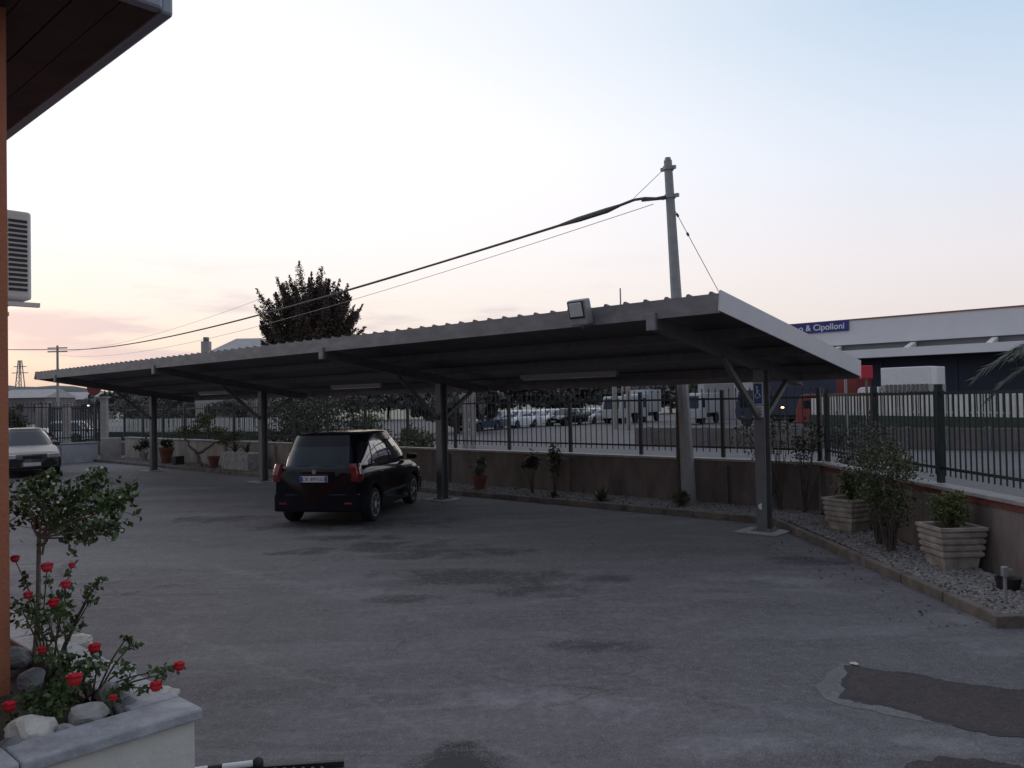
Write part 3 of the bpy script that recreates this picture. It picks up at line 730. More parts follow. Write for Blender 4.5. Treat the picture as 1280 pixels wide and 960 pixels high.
def lorry(loc, rz, L, h, box, cabm, label, slats=False, name='lorry', cat='lorry', zb=.9, w=2.4, low=None, lowf=.4):
    r = thing(name, (0, 0, 0), label, cat)
    MB().bb((-w/2, -L/2, zb), (w/2, L/2-2.0, h)).build('cargo_box', box, r, bevel=.05)
    if low: MB().bb((-w/2-.01, -L/2-.01, zb-.01), (w/2+.01, L/2-1.99, zb+(h-zb)*lowf)).build('side_panel', low, r)
    ch_ = min(h, 2.7)
    q = MB(); n = [(0, .5), (1.75, .5), (1.8, 1.2), (1.45, ch_-.1), (1.2, ch_), (0, ch_)]; k0 = 0
    for sx in (-w/2+.05, w/2-.05):
        for (y, z) in n: q.v.append((sx, L/2-1.85+y, z))
    q.f = [tuple(reversed(range(6))), tuple(range(6, 12))]+[(i, (i+1) % 6, 6+(i+1) % 6, 6+i) for i in range(6)]
    q.build('cab', cabm, r, bevel=.05)
    q = MB(); y_ = L/2-1.85; q.add([(-w/2+.2, y_+1.815, 1.35), (w/2-.2, y_+1.815, 1.35), (w/2-.25, y_+1.52, ch_-.25), (-w/2+.25, y_+1.52, ch_-.25)], [(0, 1, 2, 3)]); q.build('windshield', 'glass', r)
    for sx in (-1, 1): MB().bb((sx*(w/2-.045), y_+.5, 1.4), (sx*(w/2-.035), y_+1.3, ch_-.4)).build('side_window', 'glass', r)
    MB().bb((-w/2+.3, -L/2+.1, .55), (w/2-.3, L/2-.1, zb)).build('chassis', 'dark_trim', r)
    for y in (-L/2+1.0, L/2-1.0):
        for sx in (-1, 1): MB().lathe([(.2, -.14), (.45, -.14), (.45, .14), (.2, .14)], (sx*(w/2-.2), y, .45), 'x', 16).build('wheel', 'tyre', r)
    if slats:
        q = MB()
        for i in range(10):
            for sx in (-1, 1): q.bb((sx*(w/2+.05), -L/2+.2+i*(L-2.4)/10, zb+.02), (sx*(w/2+.015), -L/2+.2+i*(L-2.4)/10+.16, zb+(h-zb)*.63))
        q.build('stakes', 'stone_dark', r)
    r.location = loc; r.rotation_euler = (0, 0, math.radians(rz)); return r
lorry(D(1122, 500, 55)*1.0-Z*D(1122, 500, 55).z, 42, 5.2, 3.95, 'white_paint', 'white_paint', 'white box lorry parked before the dark blue warehouse wall', slats=True, low='stone', lowf=.62)
lorry(Vector((*D(1020, 500, 66).xy, 0)), 40, 8, 4.1, 'red_paint', 'red_paint', 'red lorry with tall red box left of the white slat fence')
lorry(Vector((*D(979, 500, 60).xy, 0)), 40, 7, 4.0, 'wh_blue', 'wh_blue', 'dark navy lorry beside the red one, with an orange lamp lit', zb=.8)
lorry(Vector((*D(802, 500, 80).xy, 0)), 150, 5.5, 3.1, 'wh_white', 'wh_white', 'tall white van right of the white concrete posts in the distant lot', name='delivery_van', cat='van', w=2.0)
lorry(Vector((*D(776, 500, 76).xy, 0)), 150, 5.0, 2.5, 'wh_white', 'wh_white', 'low white van at the end of the distant row of cars', name='delivery_van', cat='van', w=1.9)
lorry(Vector((*D(874, 500, 70).xy, 0)), 150, 6, 2.6, 'wh_white', 'wh_white', 'white lorry seen just right of the utility pole', w=2.0)
lorry(Vector((*D(1060, 500, 50).xy, 0)), 42, 6, 2.3, 'red_paint', 'red_paint', 'low red flatbed lorry seen between the thin post and the red sign', low='grey_paint', w=2.2)
MB().lathe([(.02, -.02), (.11, .0), (.11, .06), (.03, .1)], D(977, 510, 54), 'z', 12).build('warning_lamp', 'lamp_on', label='small lit orange lamp in front of the dark navy lorry', cat='lamp')

# ------------------------------------------------------------------ warehouse
wa = Vector((46, 60.2, 0)); d = U; wbx = lambda s, t, z: wa+U*s+V*t+Z*z
def wh_s(x):
    k = (x-640)/F; return (wa.x-k*wa.y)/(k*U.y-U.x)
Lw = wh_s(872)
WH = thing('warehouse', wbx(Lw/2, 0, 0), 'long warehouse with white upper band, canopy and dark blue lower wall on the right', 'warehouse')
MB().box(wbx(Lw/2, 15.2, 4.3), (Lw/2, 15, 4.3), UV).build('building_block', 'wh_band', WH)
MB().box(wbx(Lw/2, -.05, 7.85), (Lw/2+.1, .25, 1.1), UV).build('upper_band', 'wh_fascia', WH)
MB().box(wbx(Lw/2, -.05, 9.0), (Lw/2+.15, .32, .06), UV).build('roof_trim', 'wh_trim', WH)
MB().box(wbx(14, .12, 2.7), (14, .1, 2.7), UV).build('blue_wall', 'wh_blue', WH)
MB().box(wbx(28+(Lw-28)/2, .12, 3), ((Lw-28)/2-.01, .1, 3), UV).build('white_wall', 'wh_white', WH)
for i in range(1): MB().box(wbx(34+i*7, .0, 1.8), (1.6, .06, 1.8), UV).build('loading_door', 'wh_band', WH)
CL = 24.2
MB().box(wbx(CL/2, -3.0, 5.72), (CL/2, .12, .36), UV).build('canopy_beam', 'wh_fascia', WH)
MB().box(wbx(CL/2, -1.5, 5.95), (CL/2, 1.45, .06), UV).build('canopy_roof', 'wh_band', WH)
for s_ in (3, 9, 15.2, 21.6):
    q = MB(); A = [wbx(s_-.22, 0, 6.7), wbx(s_-.22, -2.6, 6.02), wbx(s_-.22, -.2, 6.02), wbx(s_+.22, 0, 6.7), wbx(s_+.22, -2.6, 6.02), wbx(s_+.22, -.2, 6.02)]
    q.add(A, [(0, 1, 2), (5, 4, 3), (0, 3, 4, 1), (1, 4, 5, 2), (2, 5, 3, 0)]); q.build('canopy_bracket', 'wh_fascia', WH)
for s_ in (CL-.3, .5): MB().box(wbx(s_, -3, 2.7), (.25, .2, 2.7), UV).build('canopy_column', 'wh_fascia', WH)
for s_ in (6, 12, 18): MB().box(wbx(s_, -.02, 2.6), (.15, .05, 2.6), UV).build('wall_rib', 'wh_blue', WH)
# sign at px 985..1065
sA, sB = wh_s(1065), wh_s(960)
SG = thing('warehouse_sign', wbx((sA+sB)/2, -.4, 7.4), 'blue name sign with white lettering on the warehouse upper band', 'sign')
zt_ = 2.2+(H(1064)-400)*wbx(sA, -.35, 0).y/F; zb_ = 2.2+(H(1064)-413)*wbx(sA, -.35, 0).y/F
MB().box(wbx((sA+sB)/2, -.38, (zt_+zb_)/2), ((sB-sA)/2, .05, (zt_-zb_)/2), UV).build('sign_board', 'sign_blue', SG)
text_mesh('lettering', 'o & Cipolloni', (zt_-zb_)*.84, frameM(wbx(sA+.35, -.45, (zt_+zb_)/2-.25), -U, Z), 'sign_white', SG, .01, 'RIGHT', .012)

# ------------------------------------------------------------------ distant fences, hedges and posts
def slat_fence(a, b, zb, zt, label, sp=.34):
    a = Vector(a); b = Vector(b); d = (b-a).normalized(); L = (b-a).length; side_ = d.cross(Z)
    t = thing('slat_fence', a.lerp(b, .5), label, 'fence')
    MB().box(a.lerp(b, .5)+Z*zb/2, (L/2, .12, zb/2), (d, side_, Z)).build('base_wall', 'hedge_base', t)
    n = int(L/sp); nb = max(1, round(L/6))
    for bnum in range(nb):
        q = MB()
        for i in range(int(n*bnum/nb), int(n*(bnum+1)/nb)): q.box(a+d*((i+.5)*L/n)+Z*((zb+zt)/2+.002), (sp*.33, .03, (zt-zb)/2), (d, side_, Z))
        s0, s1 = L*bnum/nb, L*(bnum+1)/nb
        q.box(a+d*(s0+s1)/2+Z*(zb+.2)-side_*.05, ((s1-s0)/2, .02, .04), (d, side_, Z)); q.build('slat_panel', 'slat_white', t)
    return t
slat_fence(G(1012, 540)*1, (D(1400, 500, 32).x, 32, 0), 1.05, 2.12, 'white slat fence on a dark base in front of the warehouse')
slat_fence((-36, 62, 0), (-14.5, 52, 0), .6, 1.5, 'pale picket fence across the street seen under the left of the carport', .42)
def low_wall(a, b, h, label):
    a = Vector(a); b = Vector(b); d = (b-a).normalized(); L = (b-a).length
    t = thing('low_wall', a.lerp(b, .5), label, 'wall')
    MB().box(a.lerp(b, .5)+Z*h/2, (L/2, .15, h/2), (d, d.cross(Z), Z)).build('wall_face', 'lowwall', t)
    q = MB()
    for i in range(int(L/1.4)): q.box(a+d*(i*1.4+.7)+Z*(h/2+.02), (.09, .19, h/2+.02), (d, d.cross(Z), Z))
    q.build('pier', 'stone_dark', t)
low_wall((*D(795, 500, 39.5).xy, 0), (*D(1400, 500, 29).xy, 0), .82, 'low brown wall along the far side of the street')
low_wall((-48, 46, 0), (-9, 38, 0), .6, 'low brown wall across the street behind the gnarled little pine')
for (px, dd, h, w_, nm, lb) in ((1057, 22, 3.1, .04, 'sign_post', 'thin grey post in front of the white slat fence'),):
    MB().tube([D(px, 500, dd)*1-Z*D(px, 500, dd).z, Vector((*D(px, 500, dd).xy, h))], w_, 8).build(nm, 'galv', label=lb, cat='post')
rp = Vector((*D(1083, 500, 30).xy, 0)); t = thing('red_sign', rp, 'red box sign on a brown post beyond the corner of the carport roof', 'sign')
MB().tube([rp, rp+Z*2.8], .05, 8).build('post', 'bark_pale', t); MB().box(rp+Z*3.02, (.21, .1, .24)).build('sign_box', 'red_sign', t, bevel=.03)
rp = Vector((*D(778, 500, 60).xy, 0)); MB().tube([rp, rp+Z*10.4], [.09, .05], 8).build('lamp_mast', 'pole_concrete', label='thin mast poking above the carport roof between floodlight and utility pole', cat='mast')
for px, dd, lb in ((768, 62, 'left of the pair of tall white concrete posts by the white vans'), (785, 60, 'right of the pair of tall white concrete posts by the white vans')):
    p = Vector((*D(px, 500, dd).xy, 0)); MB().box(p+Z*1.7, (.16, .16, 1.7)).build('concrete_post', 'coping', label=lb, cat='post', group='tall white concrete posts', bevel=.02)
for px, dd, lb in ((581, 36, 'pale concrete gate post just right of the second carport post, left of two'), (590, 34, 'pale concrete gate post just right of the second carport post, right of two')):
    p = Vector((*D(px, 500, dd).xy, 0)); MB().box(p+Z*1.3, (.13, .13, 1.3)).build('concrete_post', 'coping', label=lb, cat='post', group='pale gate posts', bevel=.02)
# left end: gate pillars, hedge block, round red sign, mast, pylon
for px, dd, h, lb in ((49, 42, 2.6, 'left gate pillar above the silver saloon'), (57, 42, 2.6, 'second gate pillar above the silver saloon'), (83, 40, 2.5, 'gate pillar between the saloon and the red round sign'), (130, 39, 2.75, 'white gate pillar right of the red round sign')):
    p = Vector((*D(px, 500, dd).xy, 0)); t = thing('gate_pillar', p, lb, 'gate pillar', 'pale gate pillars at the left entrance')
    MB().box(p+Z*h/2, (.14, .14, h/2)).build('shaft', 'coping', t, bevel=.02); MB().box(p+Z*(h+.04), (.19, .19, .04)).build('cap', 'coping', t)
for px0, px1, lb in ((60, 81, 'dark green metal gate leaf left of the single gate pillar'), (86, 126, 'dark green metal gate leaf below the red round sign')):
    a = Vector((*D(px0, 500, 41).xy, 0)); b = Vector((*D(px1, 500, 41).xy, 0)); t = thing('metal_gate', a.lerp(b, .5), lb, 'gate')
    L = (b-a).length; q = MB(); dd_ = (b-a).normalized()
    for zz in (.2, 1.2, 2.3): q.box(a.lerp(b, .5)+Z*zz, (L/2, .03, .04))
    for sg in (-1, 1): q.box(a.lerp(b, .5)+dd_*sg*(L/2-.03)+Z*1.25, (.035, .034, 1.09))
    q.build('gate_frame', 'iron_green', t); q = MB()
    for i in range(int(L/.13)): q.box(a+dd_*(.06+i*.13)+Z*1.25, (.032, .02, 1.05))
    q.build('gate_bars', 'iron_green', t)
p = Vector((*D(118, 500, 38).xy, 0)); t = thing('round_sign', p, 'round red sign half hidden by the left end of the carport', 'sign')
MB().tube([p, p+Z*3.2], .035, 8).build('post', 'galv', t); MB().lathe([(.32, -.01), (.34, .01)], p+Z*3.22+Vector((0, -.05, 0)), 'y', 24).build('sign_disc', 'red_paint', t)
p = Vector((*D(72, 500, 80).xy, 0)); t = thing('cable_mast', p, 'distant cable mast with short crossarms above the left end of the carport', 'mast')
MB().tube([p, p+Z*8.6], [.16, .1], 8).build('shaft', 'pole_concrete', t)
for zz in (8.35, 8.0): MB().box(p+Z*zz, (.95, .06, .06)).build('crossarm', 'pole_concrete', t)
p = Vector((*D(25, 500, 260).xy, 0)); t = thing('pylon', p, 'distant lattice pylon against the sunset at the far left', 'pylon')
q = MB()
for sx in (-1, 1):
    for sy in (-1, 1): q.tube([p+Vector((sx*1.6, sy*1.6, 0)), p+Vector((sx*.35, sy*.35, 18.5))], .16, 4)
for i in range(9):
    z0, z1 = i*2.05, (i+1)*2.05; w0, w1 = 1.6-1.25*z0/18.5, 1.6-1.25*z1/18.5
    for s_ in (-1, 1): q.tube([p+Vector((-s_*w0, -w0, z0)), p+Vector((s_*w1, -w1, z1))], .07, 4)
q.build('lattice_tower', 'pole_concrete', t); q = MB()
for zz, w_ in ((14.5, 2.6), (16.5, 2.0)): q.box(p+Z*zz, (w_, .15, .12))
q.build('crossarm', 'pole_concrete', t)
# small orange-white lamp beyond gate
MB().lathe([(.01, -.05), (.07, 0), (.01, .05)], D(110, 507, 60), 'z', 8).build('street_lamp_head', 'lamp_white_on', label='tiny lit lamp seen beyond the gate below the red round sign', cat='lamp')
for px, py in ((313, 504), (321, 508)): MB().lathe([(.01, -.07), (.10, 0), (.01, .07)], D(px-57, py, 90), 'z', 8).build('street_lamp_head', 'lamp_white_on', label='tiny far lit lamp under the left of the carport, %s of two' % ('upper' if py < 506 else 'lower'), cat='lamp')

# distant house
hp = Vector((*D(304, 500, 70).xy, 0)); t = thing('house', hp, 'pale house with hipped roof showing left of the dark tree', 'house')
MB().box(hp+Z*3.3, (2.6, 4, 3.3)).build('house_walls', 'house_wall', t)
q = MB(); e = [(-1.6, -4.3, 6.6), (3.2, -4.3, 6.6), (3.2, 4.3, 6.6), (-1.6, 4.3, 6.6), (-.2, -1.0, 8.0), (1.9, -1.0, 8.0), (1.9, 1.0, 8.0), (-.2, 1.0, 8.0)]
q.add([hp+Vector(v) for v in e], [(3, 2, 1, 0), (0, 1, 5, 4), (1, 2, 6, 5), (2, 3, 7, 6), (3, 0, 4, 7), (4, 5, 6, 7)]); rf = q.build('roof', 'house_roof', t)
MB().bb((hp.x-2.6, hp.y-2.6, 6.2), (hp.x-1.95, hp.y-2.0, 7.7)).build('chimney', 'house_wall', rf)
MB().bb((hp.x-2.45, hp.y-2.5, 7.7), (hp.x-2.1, hp.y-2.1, 8.05)).build('chimney_pot', 'stone_dark', rf)
for zz in (1.6, 4.6):
    for xx in (-1.4, 1.2): MB().box(hp+Vector((xx, -4.02, zz)), (.45, .03, .7)).build('window', 'glass', t)
# far buildings on the left horizon
for (px, dd, w_, h, m, lb) in ((45, 150, 9, 4.6, 'far_wall', 'far grey building left of the cable mast on the horizon'), (100, 170, 10, 4.4, 'far_wall', 'far low building right of the cable mast on the horizon')):
    p = Vector((*D(px, 500, dd).xy, 0)); t = thing('far_building', p, lb, 'building'); MB().box(p+Z*h/2, (w_/2, 5, h/2)).build('building_block', m, t)
    q = MB(); A = [(-w_/2-.3, -5.3, h), (w_/2+.3, -5.3, h), (w_/2+.3, 5.3, h), (-w_/2-.3, 5.3, h), (-w_/2, 0, h+1.6), (w_/2, 0, h+1.6)]
    q.add([p+Vector(v) for v in A], [(0, 1, 5, 4), (2, 3, 4, 5), (1, 2, 5), (3, 0, 4), (3, 2, 1, 0)]); q.build('roof', 'house_roof', t)
    for i in range(3): MB().box(p+Vector((-w_/3+i*w_/3, -5.02, h*.6)), (.5, .03, .7)).build('window', 'glass', t)

# hills
q = MB(); nx = 120
for i in range(nx+1):
    x = -900+1700*i/nx; hgt = 15+5*math.sin(i*.21)+3*math.sin(i*.53+1)+2.0*math.sin(i*1.3)
    if x > 100: hgt *= .7
    for (yy, f_) in ((520, 0), (560, .75), (620, 1.0), (760, .5)): q.v.append((x, yy, hgt*f_-.05))
for i in range(nx):
    for j in range(3): a = i*4+j; q.f.append((a, a+4, a+5, a+1))
q.build('hills', 'hill', smooth=True, kind='structure')

# ------------------------------------------------------------------ vegetation
def blob_pts(c, r, n, shell=.55):
    d_ = NR.normal(size=(n, 3)); d_ /= np.linalg.norm(d_, axis=1)[:, None]; rr = NR.uniform(0, 1, n)**(1-shell)
    return np.asarray(c)+d_*rr[:, None]*np.asarray(r)
def limb(q, a, b, r0, r1, wob=.05, n=5):
    a = Vector(a); b = Vector(b); P = [a.lerp(b, i/n)+Vector((R.uniform(-wob, wob), R.uniform(-wob, wob), 0))*(0 if i in (0, n) else 1) for i in range(n+1)]
    q.tube(P, [r0+(r1-r0)*i/n for i in range(n+1)], 6); return P

# big dark conifer
tc_ = Vector((-9.8, 40, 0)); T = thing('conifer_tree', tc_, 'large dark conifer with several pointed tops rising behind the carport roof', 'tree')
q = MB(); L = MB(); allp = []
q.tube([tc_, tc_+Z*3, tc_+Vector((.1, 0, 7.0))], [.28, .2, .06], 8)
tips = [(-10.43, 9.35, 1.0), (-9.2, 8.95, 1.1), (-11.65, 8.65, .8), (-7.96, 8.15, .9), (-7.15, 7.1, .7), (-12.3, 7.95, .7), (-12.35, 7.1, .6), (-12.4, 6.2, .6), (-7.1, 6.0, .7), (-8.5, 8.55, .8), (-9.8, 8.8, .8), (-11.0, 8.75, .8), (-12.25, 5.3, .7), (-7.15, 5.2, .7)]
for k in range(90):
    a = R.uniform(0, 6.28); ph = R.uniform(-.3, 1.2); tips.append((-9.8+2.45*math.cos(a)*math.cos(ph), 5.9+2.75*math.sin(ph), R.uniform(.6, 1.0)))
    tips[-1] = tips[-1]+(40+2.2*math.sin(a)*math.cos(ph),)
for i, tp in enumerate(tips):
    x, z, w_ = tp[:3]; y = tp[3] if len(tp) > 3 else 40+R.uniform(-.8, .8); tip = Vector((x, y, z)); core = Vector((-9.8, 40, 4.6)); d_ = (tip-core); base = core+d_*.45; base.z -= .9
    limb(q, core-Z*.8, base.lerp(tip, .8), .06, .015, .06)
    n = int(1250*w_); f = NR.uniform(0, 1, n)**.8
    P_ = np.array(tip)[None, :]*(1-f[:, None])+np.array(base)[None, :]*f[:, None]
    rad = w_*(.07+.80*f**.9)*(1+.3*np.sin(f*14+i)); v = NR.normal(size=(n, 3)); v /= np.linalg.norm(v, axis=1)[:, None]; allp.append(P_+v*(rad*NR.uniform(.2, 1, n))[:, None])
    if len(tp) == 3:
        for j in range(4):
            b2 = tip.lerp(base, .25+.2*j); e2 = b2+Vector((R.uniform(-.45, .45), R.uniform(-.3, .3), .3)); allp.append(np.concatenate([blob_pts(b2.lerp(e2, g_), (.10, .10, .10), 9) for g_ in (.3, .6, .95)]))
for c_, r_ in (((-9.8, 40, 5.0), (1.8, 1.6, 1.8)), ((-9.7, 40, 3.2), (2.5, 2.2, 1.6)), ((-9.8, 40, 7.0), (1.3, 1.1, 1.1))):
    for c2 in blob_pts(c_, r_, 60, .7): allp.append(blob_pts(c2, (.42, .42, .30), 110, .5))
L.leaves(np.concatenate(allp), .105, .5)
q.build('trunk', 'bark', T); L.build('crown', 'leaf_tree', T)

def bush(name, c, r, n, size, m, label, cat='shrub', group=None, stems=4, clumps=14, base=None, asp=.55, barkm='bark', root=None):
    c = Vector(c); b = Vector(base) if base is not None else Vector((c.x, c.y, max(0, c.z-r[2])))
    t = thing(name, b, label, cat, group); q = MB(); L = MB(); cc = blob_pts(c, [x*.72 for x in r], clumps, .7); P = []
    for i, k in enumerate(cc):
        P.append(blob_pts(k, [max(.03, x*.36) for x in r], max(6, n//clumps), .45))
        if i < max(stems, clumps): limb(q, b+Vector((R.uniform(-.03, .03), R.uniform(-.03, .03), 0)), k, .008+.008*max(r), .003, .02)
    P.append(blob_pts(c, [x*1.02 for x in r], n//6, .3))
    L.leaves(np.concatenate(P), size, asp); q.build('stems', barkm, t); L.build('foliage', m, t); return t
bush('tall_shrub', (5.0, 10.95, 1.05), (.56, .5, .66), 2100, .055, 'leaf_green', 'tall leafy shrub growing from the gravel between the two ribbed planters', base=(5.02, 10.95, .07), clumps=22)
bush('tall_shrub', (5.12, 11.6, 1.45), (.48, .5, .42), 800, .045, 'leaf_grey', 'thin wispy shrub top rising against the railing above the tall leafy shrub', base=(5.1, 11.5, .07), clumps=16)

# ribbed planters
def pot(loc, rz, label, s=1.0):
    t = thing('ribbed_planter', (0, 0, 0), label, 'planter', 'ribbed square planters on the gravel')
    prof = [(0, .185), (.02, .20), (.13, .215), (.15, .222)]
    z = .15; w_ = .228
    for i in range(4): prof += [(z, w_), (z+.02, w_+.022), (z+.055, w_+.026), (z+.072, w_+.004)]; z += .078; w_ += .008
    prof += [(z, w_+.012), (z+.015, w_+.03), (z+.05, w_+.03), (z+.055, w_+.01), (z+.045, w_-.02), (z-.05, w_-.03)]
    q = MB(); k0 = 0
    for (zz, w) in prof:
        for (a, b) in ((-1, -1), (1, -1), (1, 1), (-1, 1)): q.v.append((a*w*s, b*w*s, zz*s))
    for i in range(len(prof)-1):
        for j in range(4): a = i*4+j; b = i*4+(j+1) % 4; q.f.append((a, b, b+4, a+4))
    q.f.append((3, 2, 1, 0)); q.build('pot_body', 'pot_cream', t)
    m = (len(prof)-1); zz, w = prof[m]; MB().sheet([(-w*s, -w*s), (w*s, -w*s), (w*s, w*s), (-w*s, w*s)], zz*s+.01).build('soil', 'soil', t)
    t.location = loc; t.rotation_euler = (0, 0, math.radians(rz)); return t
p2 = G(1193, 711, .09); p2.y += .18; p2.z = .085; pot(p2, 2, 'nearer cream ribbed square planter beside the beige wall holding a ferny plant', 1.0)
p1 = G(1057, 662, .09); p1.z = .085; pot(p1, 28, 'farther cream ribbed square planter near the rightmost carport post')
bush('potted_plant', p2+Vector((0, 0, .70)), (.27, .25, .27), 2400, .05, 'leaf_yellow', 'bushy yellow green plant growing in the nearer ribbed planter', 'plant', clumps=14, base=p2+Z*.45, asp=.35)
bush('potted_plant', p1+Vector((0, 0, .75)), (.30, .28, .30), 1200, .075, 'leaf_green', 'broad leaved dark plant growing in the farther ribbed planter', 'plant', clumps=12, base=p1+Z*.45)

# garden stake
gs = G(1248, 757, .08); t = thing('garden_standpipe', gs, 'short grey standpipe with a small head at the near end of the gravel', 'standpipe')
MB().tube([gs, gs+Z*.30], .018, 8).build('pipe', 'galv', t); MB().box(gs+Z*.345, (.028, .028, .05)).build('head', 'galv', t, bevel=.008)
MB().box(gs+Z*.35+Vector((.045, 0, 0)), (.03, .012, .02)).build('spout', 'galv', t, bevel=.005)
# red hydrant at frame edge
hb = Vector((5.32, 8.40, .08)); t = thing('fire_hydrant', hb, 'red pillar partly cut off by the right edge, standing on the gravel', 'hydrant')
MB().lathe([(.09, 0), (.09, .03), (.065, .05), (.065, .42), (.085, .44), (.085, .47), (.06, .52), (.02, .55)], hb, 'z', 16).build('hydrant_body', 'red_sign', t, smooth=False)
MB().lathe([(.03, -.1), (.03, .1)], hb+Z*.36, 'x', 10).build('outlet', 'red_sign', t)
MB().lathe([(.1, 0), (.13, .14), (.11, .13), (.1, .1)], Vector((5.25, 8.75, .08)), 'z', 14).build('plant_pot', 'black_plastic', label='small black plastic pot near the red pillar at the right edge', cat='pot')

# small plants along the bed behind the carport
def terr_pot(p, r, h, label, group=None, m='terracotta'):
    return MB().lathe([(r*.65, 0), (r*.9, h*.8), (r*1.05, h*.8), (r*1.05, h), (r*.9, h), (r*.85, h*.88)], p, 'z', 18).build('terracotta_pot', m, label=label, cat='pot', group=group)
def bed(px, t_=1.5):       # point in the bed seen at column px
    k = (px-640)/F; b0 = P0+V*t_; s_ = (b0.x-k*b0.y)/(k*U.y-U.x); p = W(s_, t_); p.z = .075; return p
p = bed(597, 1.35); terr_pot(p, .19, .36, 'terracotta pot holding pale stemmed plant right of the second carport post')
bush('potted_plant', p+Z*.60, (.22, .2, .28), 160, .14, 'leaf_grey', 'pale stemmed plant in the terracotta pot right of the second carport post', 'plant', clumps=8, base=p+Z*.3, asp=.3, barkm='bark_pale')
p = bed(663, 1.5); bush('small_tree', p+Z*.78, (.32, .3, .26), 500, .09, 'leaf_dark', 'small dark round headed tree against the brown wall', 'tree', clumps=9, base=p, asp=.5)
p = bed(691, 1.7); bush('small_tree', p+Z*.8, (.22, .2, .45), 400, .08, 'leaf_dark', 'narrow dark shrub right beside the small round headed tree', 'shrub', clumps=9, base=p, asp=.5)
p = bed(749, 1.2)
def agave(p, n, L_, label, m='leaf_green', name='agave'):
    q = MB()
    for i in range(n):
        a = i*2.4; el = .25+1.1*(i/n); d_ = Vector((math.cos(a)*math.cos(el), math.sin(a)*math.cos(el), math.sin(el))); sd = Vector((-math.sin(a), math.cos(a), 0)); l_ = L_*(.8+.4*R.random())
        A = [p-sd*.03, p+sd*.03, p+d_*l_*.5+sd*.04+Z*.01, p+d_*l_-Z*.06*math.cos(el), p+d_*l_*.5-sd*.04+Z*.01]
        q.add(A, [(0, 1, 2, 4), (4, 2, 3)])
    return q.build(name, m, label=label, cat='plant')
agave(p, 26, .36, 'spiky rosette plant in the bed below the brown wall')
agave(bed(690, 1.15), 18, .22, 'smaller spiky rosette plant left of the larger one in the bed')
p = bed(848, 1.35); bush('round_bush', p+Z*.17, (.26, .24, .17), 1500, .035, 'leaf_green', 'low clipped round bush at the foot of the utility pole', clumps=20, base=p)
bush('climbing_plant', W(1.0, 2.05, 1.45), (.75, .18, .60), 420, .07, 'leaf_grey', 'thin climbing plant straggling over the railing behind the rightmost carport post', clumps=18, base=W(.6, 1.9, .07))
bush('climbing_plant', W(.05, 2.0, 1.35), (.5, .25, .55), 380, .07, 'leaf_dark', 'straggly dark plant over the corner of the railing right of the rightmost carport post', clumps=14, base=W(.1, 1.8, .07))
bush('tall_shrub', W(-.1, 3.6, 1.2), (.9, .7, .75), 900, .08, 'leaf_dark', 'dark shrub outside the railing corner beyond the carport', clumps=16, base=W(-.1, 3.6, 0))
# left part of the bed
p = bed(207, 1.5); p.z = .075; terr_pot(p, .28, .62, 'large red brown pot right of the leftmost carport post')
bush('potted_plant', p+Z*.8, (.32, .3, .25), 300, .12, 'leaf_dark', 'dark spiky plant in the large red brown pot', 'plant', clumps=8, base=p+Z*.5)
p = bed(221, 1.4); MB().box(p+Z*.17, (.19, .17, .17), UV).build('black_crate', 'black_plastic', label='small black crate right of the large red brown pot', cat='crate', bevel=.02)
p = bed(178, 1.7); terr_pot(p, .2, .35, 'pale bowl shaped pot left of the leftmost carport post', m='coping')
bush('potted_plant', p+Z*.62, (.4, .35, .32), 500, .1, 'leaf_dark', 'dark round plant in the pale pot left of the leftmost carport post', 'plant', clumps=9, base=p+Z*.3)
p = bed(266, 1.3); terr_pot(p, .2, .42, 'small red brown pot in front of the cream wall')
# gnarled pine
p = bed(250, 1.5); T = thing('bonsai_pine', p, 'gnarled little pine with crooked pale trunk in front of the cream wall', 'tree'); q = MB(); L = MB(); P = []
limb(q, p, p+Vector((-.15, 0, .45)), .09, .07, .03); limb(q, p+Vector((-.15, 0, .45)), p+Vector((-.6, 0, 1.0)), .06, .04, .08); limb(q, p+Vector((-.15, 0, .45)), p+Vector((.5, 0, .85)), .06, .035, .08); limb(q, p+Vector((.5, 0, .85)), p+Vector((1.3, .1, .95)), .035, .02, .06)
for c_, r_ in (((-.5, 0, 1.25), (.5, .4, .28)), ((0, .1, 1.45), (.55, .4, .32)), ((.15, 0, 1.75), (.35, .3, .22)), ((.9, 0, .95), (.45, .35, .2)), ((1.4, 0, 1.05), (.45, .35, .25)), ((.6, .1, 1.25), (.4, .3, .2))):
    P.append(blob_pts(p+Vector(c_), r_, 420, .5))
L.leaves(np.concatenate(P), .10, .35); q.build('trunk', 'bark_pale', T, smooth=True); L.build('crown', 'leaf_yellow', T)
p = bed(300, 1.4); MB().box(p+Z*.3, (.9, .25, .3), UV).build('stone_trough', 'stone', label='long stone trough against the cream wall left of the third carport post', cat='trough', bevel=.03)
agave(p+Z*.6+U*.4, 16, .5, 'spiky plant in the left half of the stone trough', 'leaf_grey'); agave(p+Z*.6-U*.4, 14, .4, 'spiky plant in the right half of the stone trough', 'leaf_dark')
